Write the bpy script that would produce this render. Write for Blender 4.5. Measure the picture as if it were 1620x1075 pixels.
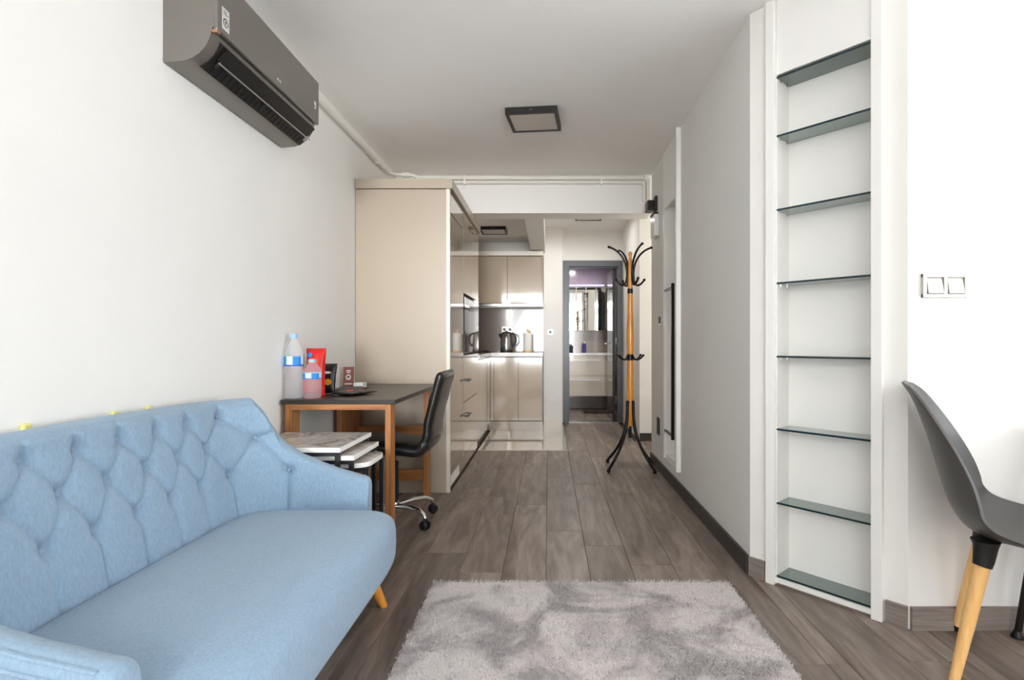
import bpy, bmesh, math, random
from mathutils import Vector, Matrix
from math import sin, cos, pi, radians, sqrt, exp

# ------------------------------------------------------------------ reset
for o in list(bpy.data.objects):
    bpy.data.objects.remove(o)
sc = bpy.context.scene
COL = sc.collection
random.seed(7)

# ------------------------------------------------------------------ camera
cam_d = bpy.data.cameras.new('camera')
cam = bpy.data.objects.new('camera', cam_d)
COL.objects.link(cam)
cam.location = (0, 0, 1.03)
cam.rotation_euler = (radians(90), 0, 0)
cam_d.sensor_fit = 'HORIZONTAL'
cam_d.sensor_width = 36.0
cam_d.lens = 840.0 / 1620.0 * 36.0
cam_d.shift_x = -58.0 / 1620.0
cam_d.shift_y = 4.5 / 1620.0
cam_d.clip_start = 0.02
sc.camera = cam

# ------------------------------------------------------------------ world, daylight at the windows, exposure
w = bpy.data.worlds.new('sky')
sc.world = w
w.use_nodes = True
wn = w.node_tree.nodes
wn['Background'].inputs[0].default_value = (0.86, 0.93, 1.0, 1)
wn['Background'].inputs[1].default_value = 1.0


def area(name, loc, rot, sx, sy, power, color=(1, 1, 1)):
    d = bpy.data.lights.new(name, 'AREA')
    d.shape = 'RECTANGLE'
    d.size, d.size_y = sx, sy
    d.energy = power
    d.color = color
    o = bpy.data.objects.new(name, d)
    COL.objects.link(o)
    o.location = loc
    o.rotation_euler = rot
    return o


# daylight entering by the wide window behind the camera and the one in the side bay
area('daylight_rear_window', (-0.15, -3.66, 1.42), (radians(140), 0, radians(180)), 2.1, 1.95, 118, (0.93, 0.97, 1.0))
area('daylight_side_window', (3.27, 0.2, 1.3), (radians(138), 0, radians(90)), 2.4, 2.0, 25, (0.93, 0.97, 1.0))
# broad soft sun lamp added behind the room to brighten its deep end
sd = bpy.data.lights.new('rear_fill_sun', 'SUN')
sd.energy = 0.78
sd.angle = radians(13)
sd.color = (0.97, 0.99, 1.0)
so_ = bpy.data.objects.new('rear_fill_sun', sd)
COL.objects.link(so_)
so_.location = (0.5, -6, 1.2)
so_.rotation_euler = Vector((-0.05, 1.0, 0.0)).to_track_quat('-Z', 'Z').to_euler()
# unseen light added in the side room to brighten the hall
area('hall_room_fill', (2.44, 5.1, 1.5), (radians(90), 0, radians(90)), 0.75, 1.5, 5, (1.0, 0.97, 0.92))

sc.view_settings.view_transform = 'Standard'
sc.view_settings.look = 'None'
sc.view_settings.gamma = 1.0
sc.view_settings.use_curve_mapping = False
sc.view_settings.exposure = 1.68
sc.cycles.max_bounces = 16
sc.cycles.diffuse_bounces = 10
sc.cycles.glossy_bounces = 6
sc.cycles.transmission_bounces = 10


# ------------------------------------------------------------------ colours and materials
def lin(c):
    return tuple(((v / 255.0) / 12.92 if v / 255.0 <= 0.04045 else ((v / 255.0 + 0.055) / 1.055) ** 2.4) for v in c)


M = {}


def mat(name, rgb, rough=0.5, metal=0.0, noise=0.0, nscale=20.0, bump=0.0, bscale=200.0, coat=0.0, spec=0.5,
        trans=0.0, ior=1.45, emit=None, estr=0.0, sheen=0.0, stretch=None):
    m = bpy.data.materials.new(name)
    m.use_nodes = True
    nt = m.node_tree
    b = nt.nodes['Principled BSDF']
    c = lin(rgb)
    b.inputs['Base Color'].default_value = (*c, 1)
    b.inputs['Roughness'].default_value = rough
    b.inputs['Metallic'].default_value = metal
    b.inputs['Coat Weight'].default_value = coat
    b.inputs['Coat Roughness'].default_value = 0.03
    b.inputs['Specular IOR Level'].default_value = spec
    b.inputs['Transmission Weight'].default_value = trans
    b.inputs['IOR'].default_value = ior
    b.inputs['Sheen Weight'].default_value = sheen
    if emit:
        b.inputs['Emission Color'].default_value = (*lin(emit), 1)
        b.inputs['Emission Strength'].default_value = estr
    tc = nt.nodes.new('ShaderNodeTexCoord')
    src = tc.outputs['Object']
    if stretch:
        mp = nt.nodes.new('ShaderNodeMapping')
        mp.inputs['Scale'].default_value = stretch
        nt.links.new(src, mp.inputs['Vector'])
        src = mp.outputs['Vector']
    if noise > 0:
        n = nt.nodes.new('ShaderNodeTexNoise')
        n.inputs['Scale'].default_value = nscale
        n.inputs['Detail'].default_value = 5
        nt.links.new(src, n.inputs['Vector'])
        r = nt.nodes.new('ShaderNodeValToRGB')
        r.color_ramp.elements[0].position = 0.3
        r.color_ramp.elements[1].position = 0.7
        r.color_ramp.elements[0].color = (*[max(0, v * (1 - noise)) for v in c], 1)
        r.color_ramp.elements[1].color = (*[min(1, v * (1 + noise)) for v in c], 1)
        nt.links.new(n.outputs['Fac'], r.inputs['Fac'])
        nt.links.new(r.outputs['Color'], b.inputs['Base Color'])
    if bump > 0:
        n2 = nt.nodes.new('ShaderNodeTexNoise')
        n2.inputs['Scale'].default_value = bscale
        n2.inputs['Detail'].default_value = 3
        nt.links.new(src, n2.inputs['Vector'])
        bp = nt.nodes.new('ShaderNodeBump')
        bp.inputs['Strength'].default_value = bump
        bp.inputs['Distance'].default_value = 0.01
        nt.links.new(n2.outputs['Fac'], bp.inputs['Height'])
        nt.links.new(bp.outputs['Normal'], b.inputs['Normal'])
    M[name] = m
    return m


def wood_mat(name, dark, mid, light, scale=(14, 1.1, 14), rough=0.45, rnd=0.0, coat=0.0, bump=0.12):
    """straight or figured grain along the local Y axis (swap the scale for other axes)"""
    m = bpy.data.materials.new(name)
    m.use_nodes = True
    nt = m.node_tree
    N, L = nt.nodes, nt.links
    b = N['Principled BSDF']
    b.inputs['Roughness'].default_value = rough
    b.inputs['Coat Weight'].default_value = coat
    tc = N.new('ShaderNodeTexCoord')
    oi = N.new('ShaderNodeObjectInfo')
    mul = N.new('ShaderNodeVectorMath'); mul.operation = 'SCALE'
    cmb = N.new('ShaderNodeCombineXYZ')
    cmb.inputs[0].default_value = 13.0; cmb.inputs[1].default_value = 37.0; cmb.inputs[2].default_value = 5.0
    L.new(cmb.outputs[0], mul.inputs[0]); L.new(oi.outputs['Random'], mul.inputs['Scale'])
    add = N.new('ShaderNodeVectorMath'); add.operation = 'ADD'
    L.new(tc.outputs['Object'], add.inputs[0]); L.new(mul.outputs[0], add.inputs[1])
    mp = N.new('ShaderNodeMapping'); mp.inputs['Scale'].default_value = scale
    L.new(add.outputs[0], mp.inputs['Vector'])
    n1 = N.new('ShaderNodeTexNoise'); n1.inputs['Scale'].default_value = 1.0
    n1.inputs['Detail'].default_value = 8; n1.inputs['Roughness'].default_value = 0.62
    n1.inputs['Distortion'].default_value = 1.6
    L.new(mp.outputs[0], n1.inputs['Vector'])
    wv = N.new('ShaderNodeTexNoise'); wv.inputs['Scale'].default_value = 6.0; wv.inputs['Detail'].default_value = 4
    L.new(mp.outputs[0], wv.inputs['Vector'])
    mx = N.new('ShaderNodeMath'); mx.operation = 'MULTIPLY_ADD'
    mx.inputs[1].default_value = 0.3
    L.new(wv.outputs['Fac'], mx.inputs[0])
    sub = N.new('ShaderNodeMath'); sub.operation = 'MULTIPLY'; sub.inputs[1].default_value = 0.7
    L.new(n1.outputs['Fac'], sub.inputs[0]); L.new(sub.outputs[0], mx.inputs[2])
    ramp = N.new('ShaderNodeValToRGB')
    e = ramp.color_ramp.elements
    e[0].position = 0.34; e[0].color = (*lin(dark), 1)
    e[1].position = 0.66; e[1].color = (*lin(light), 1)
    k = ramp.color_ramp.elements.new(0.5); k.color = (*lin(mid), 1)
    L.new(mx.outputs[0], ramp.inputs['Fac'])
    hsv = N.new('ShaderNodeHueSaturation')
    mr = N.new('ShaderNodeMapRange')
    mr.inputs['To Min'].default_value = 1.0 - rnd; mr.inputs['To Max'].default_value = 1.0 + rnd
    L.new(oi.outputs['Random'], mr.inputs['Value']); L.new(mr.outputs[0], hsv.inputs['Value'])
    L.new(ramp.outputs['Color'], hsv.inputs['Color'])
    L.new(hsv.outputs['Color'], b.inputs['Base Color'])
    bp = N.new('ShaderNodeBump'); bp.inputs['Strength'].default_value = bump; bp.inputs['Distance'].default_value = 0.004
    L.new(mx.outputs[0], bp.inputs['Height']); L.new(bp.outputs['Normal'], b.inputs['Normal'])
    M[name] = m
    return m


mat('wall_paint', (240, 238, 234), 0.75, noise=0.012, nscale=3, bump=0.04, bscale=90)
mat('wall_paint_grey', (233, 233, 230), 0.75, noise=0.012, nscale=3, bump=0.04, bscale=90)
mat('ceiling_paint', (250, 249, 247), 0.85, noise=0.02, nscale=1.5)
mat('white_lacquer', (243, 242, 238), 0.35, bump=0.01)
mat('pipe_white', (238, 234, 226), 0.4)
mat('base_dark', (64, 61, 58), 0.5, noise=0.15, nscale=10)
wood_mat('floor_wood', (90, 76, 68), (127, 113, 104), (158, 144, 135), scale=(6.5, 0.9, 6.5), rough=0.4, rnd=0.17)
wood_mat('base_wood', (108, 96, 89), (136, 124, 117), (160, 150, 143), scale=(1.2, 1.2, 30), rough=0.5)
wood_mat('walnut', (128, 78, 40), (172, 112, 62), (196, 138, 84), scale=(16, 16, 1.3), rough=0.4)
wood_mat('walnut_rail', (118, 72, 40), (160, 104, 60), (184, 128, 80), scale=(1.3, 16, 16), rough=0.4)
wood_mat('orange_wood', (206, 128, 44), (226, 148, 58), (238, 168, 82), scale=(10, 10, 1.5), rough=0.28, coat=0.4, bump=0.03)
wood_mat('beech', (222, 168, 98), (236, 186, 118), (246, 204, 142), scale=(14, 14, 1.4), rough=0.4, bump=0.03)
mat('cab_side', (182, 168, 151), 0.32, coat=0.15, noise=0.01, nscale=2)
mat('cab_gloss', (178, 163, 146), 0.09, coat=0.9, spec=0.6)
mat('cab_edge', (226, 218, 206), 0.3)
mat('gap_dark', (52, 45, 40), 0.6)
mat('counter_stone', (150, 143, 136), 0.18, noise=0.1, nscale=60)
mat('splash_glass', (122, 110, 102), 0.16, coat=0.2, spec=0.35)
mat('tile_gloss', (222, 210, 194), 0.025, coat=1.0, noise=0.03, nscale=5, spec=1.0, ior=1.9)
mat('tile_edge', (236, 230, 220), 0.3)
mat('black_glass', (16, 18, 18), 0.05, coat=1.0)
mat('black_plastic', (28, 28, 28), 0.4, bump=0.02)
mat('black_metal', (26, 25, 25), 0.3, metal=0.3)
mat('iron', (58, 58, 60), 0.45, metal=0.6)
mat('chrome', (225, 225, 225), 0.08, metal=1.0)
mat('steel', (150, 148, 145), 0.25, metal=1.0)
mat('ac_body', (126, 121, 114), 0.33, metal=0.45, coat=0.2)
mat('ac_dark', (20, 19, 20), 0.45)
mat('ac_copper', (190, 140, 115), 0.3, metal=0.7)
mat('silver_vane', (176, 172, 168), 0.3, metal=0.5)
mat('sticker', (205, 205, 200), 0.45)
mat('sticker_ink', (70, 70, 70), 0.5)
mat('print_white', (240, 240, 238), 0.5)
mat('sofa_fabric', (141, 166, 188), 0.92, noise=0.10, nscale=170, bump=0.35, bscale=520, sheen=0.25, stretch=(1, 1, 0.35))
mat('sofa_button', (138, 160, 180), 0.9, noise=0.05, nscale=60, bump=0.3, bscale=420, sheen=0.25)
mat('yellow_foam', (236, 226, 150), 0.8, noise=0.08, nscale=40)
mat('desk_top', (58, 53, 50), 0.32, noise=0.05, nscale=25)
mat('leather', (25, 24, 24), 0.3, noise=0.1, nscale=30, bump=0.15, bscale=110, coat=0.15)
mat('shell_grey', (82, 80, 78), 0.38, bump=0.01)
mat('shelf_glass', (160, 175, 172), 0.03, coat=0.3, trans=0.6, ior=1.45)
mat('glass_edge', (16, 44, 48), 0.08)
mat('switch_silver', (184, 180, 174), 0.3, metal=0.55)
mat('switch_plate', (196, 192, 184), 0.4, metal=0.25)
mat('dark_socket', (46, 44, 42), 0.4)
mat('lamp_frame', (38, 36, 34), 0.4)
mat('lamp_diffuser', (214, 206, 198), 0.5)
mat('door_paint', (88, 90, 96), 0.35)
mat('door_leaf', (58, 54, 54), 0.14, coat=0.4, noise=0.1, nscale=4)
mat('bath_tile', (124, 114, 106), 0.15, coat=0.4, noise=0.08, nscale=6)
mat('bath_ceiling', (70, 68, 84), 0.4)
mat('vanity_cream', (214, 202, 186), 0.22, coat=0.3)
mat('white_ceramic', (240, 238, 234), 0.12, coat=0.5)
mat('mirror', (228, 230, 228), 0.02, metal=1.0)
mat('purple_plastic', (66, 56, 140), 0.35)
mat('navy_plastic', (36, 38, 66), 0.35)
mat('mat_dark', (52, 44, 42), 0.9, noise=0.2, nscale=80)
mat('led_strip', (200, 205, 255), 0.5, emit=(205, 205, 255), estr=1.2)
mat('water', (250, 252, 255), 0.02, trans=0.85, ior=1.14)
mat('cap_blue', (150, 190, 238), 0.35)
mat('label_blue', (36, 132, 206), 0.4)
mat('label_navy', (40, 70, 170), 0.4)
mat('label_white', (206, 230, 248), 0.4)
mat('bag_red', (214, 36, 30), 0.3, bump=0.25, bscale=30)
mat('bag_black', (30, 27, 26), 0.28, bump=0.25, bscale=30)
mat('chip_orange', (232, 160, 50), 0.5)
mat('card_brown', (150, 92, 82), 0.5)
mat('paper', (244, 243, 240), 0.7)
mat('towel_paper', (240, 238, 232), 0.9, bump=0.2, bscale=150)


def marble_mat():
    m = bpy.data.materials.new('marble'); m.use_nodes = True
    nt = m.node_tree; N, L = nt.nodes, nt.links
    b = N['Principled BSDF']; b.inputs['Roughness'].default_value = 0.22; b.inputs['Coat Weight'].default_value = 0.3
    tc = N.new('ShaderNodeTexCoord')
    n = N.new('ShaderNodeTexNoise'); n.inputs['Scale'].default_value = 5.5; n.inputs['Detail'].default_value = 8
    n.inputs['Distortion'].default_value = 2.2; n.inputs['Roughness'].default_value = 0.65
    L.new(tc.outputs['Object'], n.inputs['Vector'])
    r = N.new('ShaderNodeValToRGB'); e = r.color_ramp.elements
    e[0].position = 0.36; e[0].color = (*lin((150, 140, 130)), 1)
    e[1].position = 0.62; e[1].color = (*lin((236, 232, 226)), 1)
    k = e.new(0.48); k.color = (*lin((214, 206, 198)), 1)
    L.new(n.outputs['Fac'], r.inputs['Fac']); L.new(r.outputs['Color'], b.inputs['Base Color'])
    M['marble'] = m


marble_mat()


def rug_mat():
    m = bpy.data.materials.new('rug_pile'); m.use_nodes = True
    nt = m.node_tree; N, L = nt.nodes, nt.links
    b = N['Principled BSDF']; b.inputs['Roughness'].default_value = 0.95; b.inputs['Sheen Weight'].default_value = 0.3
    tc = N.new('ShaderNodeTexCoord')
    n = N.new('ShaderNodeTexNoise'); n.inputs['Scale'].default_value = 3.6; n.inputs['Detail'].default_value = 4.5
    n.inputs['Distortion'].default_value = 0.9; n.inputs['Roughness'].default_value = 0.58
    L.new(tc.outputs['Object'], n.inputs['Vector'])
    r = N.new('ShaderNodeValToRGB'); e = r.color_ramp.elements
    e[0].position = 0.41; e[0].color = (*lin((162, 154, 154)), 1)
    e[1].position = 0.55; e[1].color = (*lin((212, 204, 202)), 1)
    k = e.new(0.47); k.color = (*lin((188, 180, 179)), 1)
    L.new(n.outputs['Fac'], r.inputs['Fac'])
    n2 = N.new('ShaderNodeTexNoise'); n2.inputs['Scale'].default_value = 160; n2.inputs['Detail'].default_value = 2
    L.new(tc.outputs['Object'], n2.inputs['Vector'])
    mr = N.new('ShaderNodeMapRange'); mr.inputs['To Min'].default_value = 0.82; mr.inputs['To Max'].default_value = 1.16
    L.new(n2.outputs['Fac'], mr.inputs['Value'])
    h = N.new('ShaderNodeHueSaturation'); L.new(mr.outputs[0], h.inputs['Value'])
    L.new(r.outputs['Color'], h.inputs['Color']); L.new(h.outputs['Color'], b.inputs['Base Color'])
    bp = N.new('ShaderNodeBump'); bp.inputs['Strength'].default_value = 0.5; bp.inputs['Distance'].default_value = 0.01
    L.new(n2.outputs['Fac'], bp.inputs['Height']); L.new(bp.outputs['Normal'], b.inputs['Normal'])
    M['rug_pile'] = m


rug_mat()

# ------------------------------------------------------------------ object helpers
ORG = {}          # world origin of every thing, so parts can be given in world coordinates


def tag(o, label=None, cat=None, group=None, kind=None):
    if label: o['label'] = label
    if cat: o['category'] = cat
    if group: o['group'] = group
    if kind: o['kind'] = kind
    return o


def thing(name, loc, label=None, cat=None, group=None, kind=None, rotz=0.0):
    o = bpy.data.objects.new(name, None)
    COL.objects.link(o)
    o.location = loc
    o.rotation_euler = (0, 0, rotz)
    o.empty_display_size = 0.05
    ORG[o.name] = Vector(loc)
    return tag(o, label, cat, group, kind)


def link(name, bm, m, parent=None, smooth=35, origin=None, local=False):
    """bm is in world coordinates (or in the parent's own coordinates when local)"""
    bmesh.ops.recalc_face_normals(bm, faces=bm.faces[:])
    if parent is not None:
        org = ORG[parent.name]
        off = Vector((0, 0, 0)) if local else org
    else:
        org = Vector(origin) if origin else base_of(bm)
        off = org
    if off.length > 0:
        bmesh.ops.translate(bm, verts=bm.verts[:], vec=-off)
    me = bpy.data.meshes.new(name)
    for f in bm.faces:
        f.smooth = bool(smooth)
    bm.to_mesh(me)
    bm.free()
    if smooth:
        me.set_sharp_from_angle(angle=radians(smooth))
    if m:
        me.materials.append(M[m])
    o = bpy.data.objects.new(name, me)
    COL.objects.link(o)
    if parent is not None:
        o.parent = parent
        ORG[o.name] = ORG[parent.name]
    else:
        o.location = org
        ORG[o.name] = Vector(org)
    return o


def base_of(bm):
    xs = [v.co.x for v in bm.verts]; ys = [v.co.y for v in bm.verts]; zs = [v.co.z for v in bm.verts]
    return Vector(((min(xs) + max(xs)) / 2, (min(ys) + max(ys)) / 2, min(zs)))


def B():
    return bmesh.new()


def bx(bm, x0, x1, y0, y1, z0, z1, bev=0.0, seg=2, mtx=None):
    r = bmesh.ops.create_cube(bm, size=1.0)
    vs = r['verts']
    for v in vs:
        v.co = Vector((x0 + (v.co.x + 0.5) * (x1 - x0), y0 + (v.co.y + 0.5) * (y1 - y0), z0 + (v.co.z + 0.5) * (z1 - z0)))
    if bev > 0:
        es = list({e for v in vs for e in v.link_edges})
        rr = bmesh.ops.bevel(bm, geom=es, offset=bev, segments=seg, affect='EDGES', profile=0.5)
        vs = list({v for f in rr['faces'] for v in f.verts} | {v for v in vs if v.is_valid})
    if mtx is not None:
        bmesh.ops.transform(bm, matrix=mtx, verts=[v for v in vs if v.is_valid])
    return bm


def box(name, x0, x1, y0, y1, z0, z1, m, parent=None, bev=0.0, local=False, mtx=None, seg=2):
    return link(name, bx(B(), x0, x1, y0, y1, z0, z1, bev, seg, mtx), m, parent, smooth=0, local=local)


def tube_bm(bm, pts, rads, seg=12, cap=True):
    pts = [Vector(p) for p in pts]
    if not isinstance(rads, (list, tuple)):
        rads = [rads] * len(pts)
    rings = []
    prev = None
    for i, p in enumerate(pts):
        if i == 0: t = pts[1] - p
        elif i == len(pts) - 1: t = p - pts[i - 1]
        else: t = (pts[i + 1] - p).normalized() + (p - pts[i - 1]).normalized()
        t.normalize()
        if prev is None:
            a = Vector((0, 0, 1)) if abs(t.z) < 0.9 else Vector((1, 0, 0))
            n = t.cross(a).normalized()
        else:
            n = (prev - t * prev.dot(t)).normalized()
        prev = n
        b = t.cross(n)
        rings.append([bm.verts.new(p + (n * cos(2 * pi * k / seg) + b * sin(2 * pi * k / seg)) * rads[i]) for k in range(seg)])
    for i in range(len(rings) - 1):
        for k in range(seg):
            bm.faces.new((rings[i][k], rings[i][(k + 1) % seg], rings[i + 1][(k + 1) % seg], rings[i + 1][k]))
    if cap:
        bm.faces.new(rings[0][::-1]); bm.faces.new(rings[-1])
    return bm


def tube(name, pts, rads, m, parent=None, seg=12, local=False, smooth=50):
    return link(name, tube_bm(B(), pts, rads, seg), m, parent, smooth, local=local)


def lathe_bm(bm, prof, c=(0, 0, 0), seg=24):
    """prof: list of (radius, z)"""
    c = Vector(c)
    rings = []
    for r, z in prof:
        if r < 1e-5:
            rings.append([bm.verts.new(c + Vector((0, 0, z)))])
        else:
            rings.append([bm.verts.new(c + Vector((r * cos(2 * pi * k / seg), r * sin(2 * pi * k / seg), z))) for k in range(seg)])
    for a, b in zip(rings, rings[1:]):
        for k in range(seg):
            k2 = (k + 1) % seg
            if len(a) == 1 and len(b) > 1: bm.faces.new((a[0], b[k2], b[k]))
            elif len(b) == 1 and len(a) > 1: bm.faces.new((a[k], a[k2], b[0]))
            elif len(a) > 1: bm.faces.new((a[k], a[k2], b[k2], b[k]))
    for rg, fl in ((rings[0], True), (rings[-1], False)):
        if len(rg) > 1:
            bm.faces.new(rg[::-1] if fl else rg)
    return bm


def lathe(name, prof, c, m, parent=None, seg=24, local=False, smooth=40):
    return link(name, lathe_bm(B(), prof, c, seg), m, parent, smooth, local=local)


def prism_bm(bm, poly, h0, h1, axis='z'):
    """poly extruded; axis z: (x,y) by z ; axis y: (x,z) by y ; axis x: (y,z) by x"""
    def P(p, h):
        if axis == 'z': return Vector((p[0], p[1], h))
        if axis == 'y': return Vector((p[0], h, p[1]))
        return Vector((h, p[0], p[1]))
    a = [bm.verts.new(P(p, h0)) for p in poly]
    b = [bm.verts.new(P(p, h1)) for p in poly]
    n = len(poly)
    bm.faces.new(a[::-1]); bm.faces.new(b)
    for i in range(n):
        bm.faces.new((a[i], a[(i + 1) % n], b[(i + 1) % n], b[i]))
    return bm


def bez(p0, p1, p2, p3, n=12):
    out = []
    for i in range(n + 1):
        t = i / n
        out.append(tuple((1 - t) ** 3 * a + 3 * (1 - t) ** 2 * t * b + 3 * (1 - t) * t * t * c + t ** 3 * d
                         for a, b, c, d in zip(p0, p1, p2, p3)))
    return out


def interp(x, tab):
    if x <= tab[0][0]: return tab[0][1]
    for (a, va), (b, vb) in zip(tab, tab[1:]):
        if x <= b:
            t = (x - a) / (b - a)
            t = t * t * (3 - 2 * t) * 0.15 + t * 0.85
            return va + (vb - va) * t
    return tab[-1][1]


def copy_tree(o, parent=None):
    c = o.copy()
    COL.objects.link(c)
    c.parent = parent
    ORG[c.name] = ORG[o.name]
    for ch in list(o.children):
        copy_tree(ch, c)
    return c


# ================================================================== THE SETTING
ZC = 2.49            # ceiling
XL, XR = -1.33, 0.895
YB = -3.6            # wall behind the camera
S = 'structure'

tag(box('ceiling', XL - 0.1, 3.3, YB - 0.1, 7.0, ZC, ZC + 0.12, 'ceiling_paint'), kind=S)
tag(box('wall_left', XL - 0.1, XL, YB - 0.1, 7.0, 0, ZC, 'wall_paint'), kind=S)

# right wall with the tall recess
wr = thing('wall_right', (XR, 2.36, 0), kind=S)
NY0, NY1, NZ0, NZ1 = 3.60, 4.10, 0.15, 2.05
bm = B()
bx(bm, XR, XR + 0.16, 2.36, NY0, 0, ZC)
bx(bm, XR, XR + 0.16, NY1, 4.62, 0, ZC)
bx(bm, XR, XR + 0.16, NY0, NY1, 0, NZ0)
bx(bm, XR, XR + 0.16, NY0, NY1, NZ1 + 0.02, ZC)
bx(bm, XR + 0.12, XR + 0.16, NY0, NY1, NZ0, NZ1 + 0.02)
link('plaster', bm, 'wall_paint_grey', wr)

# diagonal corner wall with the shelf recess: local frame u (along), n (into the wall)
P0 = Vector((XR, 2.36, 0)); P1 = Vector((1.294, 1.912, 0))
U = (P1 - P0).normalized(); LEN = (P1 - P0).length
NN = Vector((-U.y, U.x, 0))
DG = Matrix((( U.x, NN.x, 0, P0.x), (U.y, NN.y, 0, P0.y), (0, 0, 1, 0), (0, 0, 0, 1)))
T0, T1 = 0.102, 0.502
wd = thing('wall_diagonal', tuple(P0), kind=S)
bm = B()
bx(bm, 0.0, T0 + 0.02, 0, 0.17, 0, ZC, mtx=DG)
bx(bm, T1 - 0.02, LEN, 0, 0.17, 0, ZC, mtx=DG)
bx(bm, T0, T1, 0.125, 0.17, 0, ZC, mtx=DG)
link('plaster', bm, 'wall_paint', wd)

tag(box('wall_front', 1.294, 3.3, 1.912, 2.05, 0, ZC, 'wall_paint'), kind=S)

# wall behind the camera and the side bay, with window openings
wbk = thing('wall_rear', (0.9, YB, 0), kind=S)
bm = B()
for x0, x1 in ((XL, -1.25), (0.95, 3.2)):
    bx(bm, x0, x1, YB - 0.1, YB, 0, ZC)
for x0, x1 in ((-1.25, 0.95),):
    bx(bm, x0, x1, YB - 0.1, YB, 0, 0.42)
    bx(bm, x0, x1, YB - 0.1, YB, 2.42, ZC)
link('plaster', bm, 'wall_paint', wbk)
wsd = thing('wall_side', (3.2, 0, 0), kind=S)
bm = B()
bx(bm, 3.2, 3.3, YB - 0.1, -1.0, 0, ZC); bx(bm, 3.2, 3.3, 1.4, 2.05, 0, ZC)
bx(bm, 3.2, 3.3, -1.0, 1.4, 0, 0.3); bx(bm, 3.2, 3.3, -1.0, 1.4, 2.3, ZC)
link('plaster', bm, 'wall_paint', wsd)
for i, (x0, x1) in enumerate(((-1.25, 0.95),)):
    wn_ = thing('window_%d' % (i + 1), ((x0 + x1) / 2, YB, 0.42), kind=S)
    bm = B()
    for a, b, c, d in ((x0, x0 + 0.05, 0.42, 2.42), (x1 - 0.05, x1, 0.42, 2.42), (x0 + 0.05, x1 - 0.05, 0.42, 0.47),
                       (x0 + 0.05, x1 - 0.05, 2.37, 2.42), ((x0 + x1) / 2 - 0.03, (x0 + x1) / 2 + 0.03, 0.47, 2.37)):
        bx(bm, a, b, YB - 0.04, YB + 0.01, c, d)
    link('window_frame', bm, 'white_lacquer', wn_)
wn_ = thing('window_2', (3.2, 0.2, 0.3), kind=S)
bm = B()
for a, b, c, d in ((-1.0, -0.95, 0.3, 2.3), (1.35, 1.4, 0.3, 2.3), (-0.95, 1.35, 0.3, 0.35), (-0.95, 1.35, 2.25, 2.3), (0.17, 0.23, 0.35, 2.25)):
    bx(bm, 3.19, 3.24, a, b, c, d)
link('window_frame', bm, 'white_lacquer', wn_)

# beam between living room and kitchen, beam along the hall, dropped kitchen ceiling, pillar
tag(box('trim_1', XL, XR, 4.64, 4.86, 2.162, ZC, 'wall_paint'), 'white painted beam across the room above the kitchen entrance', 'beam', kind=S)
tag(box('trim_2', -0.22, -0.045, 4.86, 6.69, 2.162, ZC, 'wall_paint'), kind=S)
tag(box('ceiling_kitchen', XL, -0.22, 4.86, 6.8, 2.315, 2.40, 'ceiling_paint'), kind=S)
tag(box('wall_pillar', -0.064, 0.172, 6.69, 6.98, 0, ZC, 'wall_paint'), kind=S)
tag(box('wall_kitchen', XL, -0.064, 6.80, 6.92, 0, ZC, 'wall_paint'), kind=S)
# hall: door wall, block on the right, room that opens to the right
DX0, DX1, DZ = 0.225, 0.925, 2.05      # door opening
wh = thing('wall_hall', (0.6, 6.86, 0), kind=S)
bm = B()
bx(bm, 0.172, DX0, 6.86, 6.98, 0, ZC); bx(bm, DX1, 1.1, 6.86, 6.98, 0, ZC); bx(bm, DX0, DX1, 6.86, 6.98, DZ, ZC)
link('plaster', bm, 'wall_paint', wh)
tag(box('wall_hall_block', 0.955, 2.5, 5.58, 6.86, 0, ZC, 'wall_paint'), kind=S)
tag(box('wall_hall_room', XR + 0.16, 2.5, 4.50, 4.62, 0, ZC, 'wall_paint'), kind=S)
tag(box('wall_hall_room_end', 2.5, 2.6, 4.50, 6.9, 0, ZC, 'wall_paint'), kind=S)

# bathroom shell
tag(box('wall_bath_back', -0.6, 1.25, 8.42, 8.52, 0, 2.35, 'bath_tile'), kind=S)
tag(box('wall_bath_right', 1.10, 1.20, 6.98, 8.42, 0, 2.35, 'bath_tile'), kind=S)
tag(box('wall_bath_left', -0.6, -0.5, 6.98, 8.42, 0, 2.35, 'bath_tile'), kind=S)
tag(box('ceiling_bath', -0.6, 1.25, 6.98, 8.52, 2.25, 2.35, 'bath_ceiling'), kind=S)

# ------------------------------------------------------------------ floor: single laminate planks
fl = thing('floor', (0, 0, 0), kind=S)
box('screed', XL - 0.1, 3.3, YB - 0.1, 8.52, -0.06, -0.012, 'gap_dark', fl)
PW, PL, GAP = 0.1955, 1.17, 0.0016
joint = {0: 2.91, 1: 2.70, 2: 2.466, 3: 3.19, 4: 1.703, -1: 3.38, -2: 2.383, -3: 2.606}
plank_cache = {}


def plank(x0, x1, y0, y1):
    key = (round(x1 - x0, 3), round(y1 - y0, 3))
    if key not in plank_cache:
        b = B(); wx, wy = key
        bx(b, -wx / 2 + GAP / 2, wx / 2 - GAP / 2, -wy / 2 + GAP / 2, wy / 2 - GAP / 2, -0.012, 0.0, 0.0012, 1)
        me = bpy.data.meshes.new('plank'); b.to_mesh(me); b.free()
        me.materials.append(M['floor_wood']); plank_cache[key] = me
    o = bpy.data.objects.new('plank', plank_cache[key]); COL.objects.link(o)
    o.parent = fl; o.location = ((x0 + x1) / 2, (y0 + y1) / 2, 0)


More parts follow.
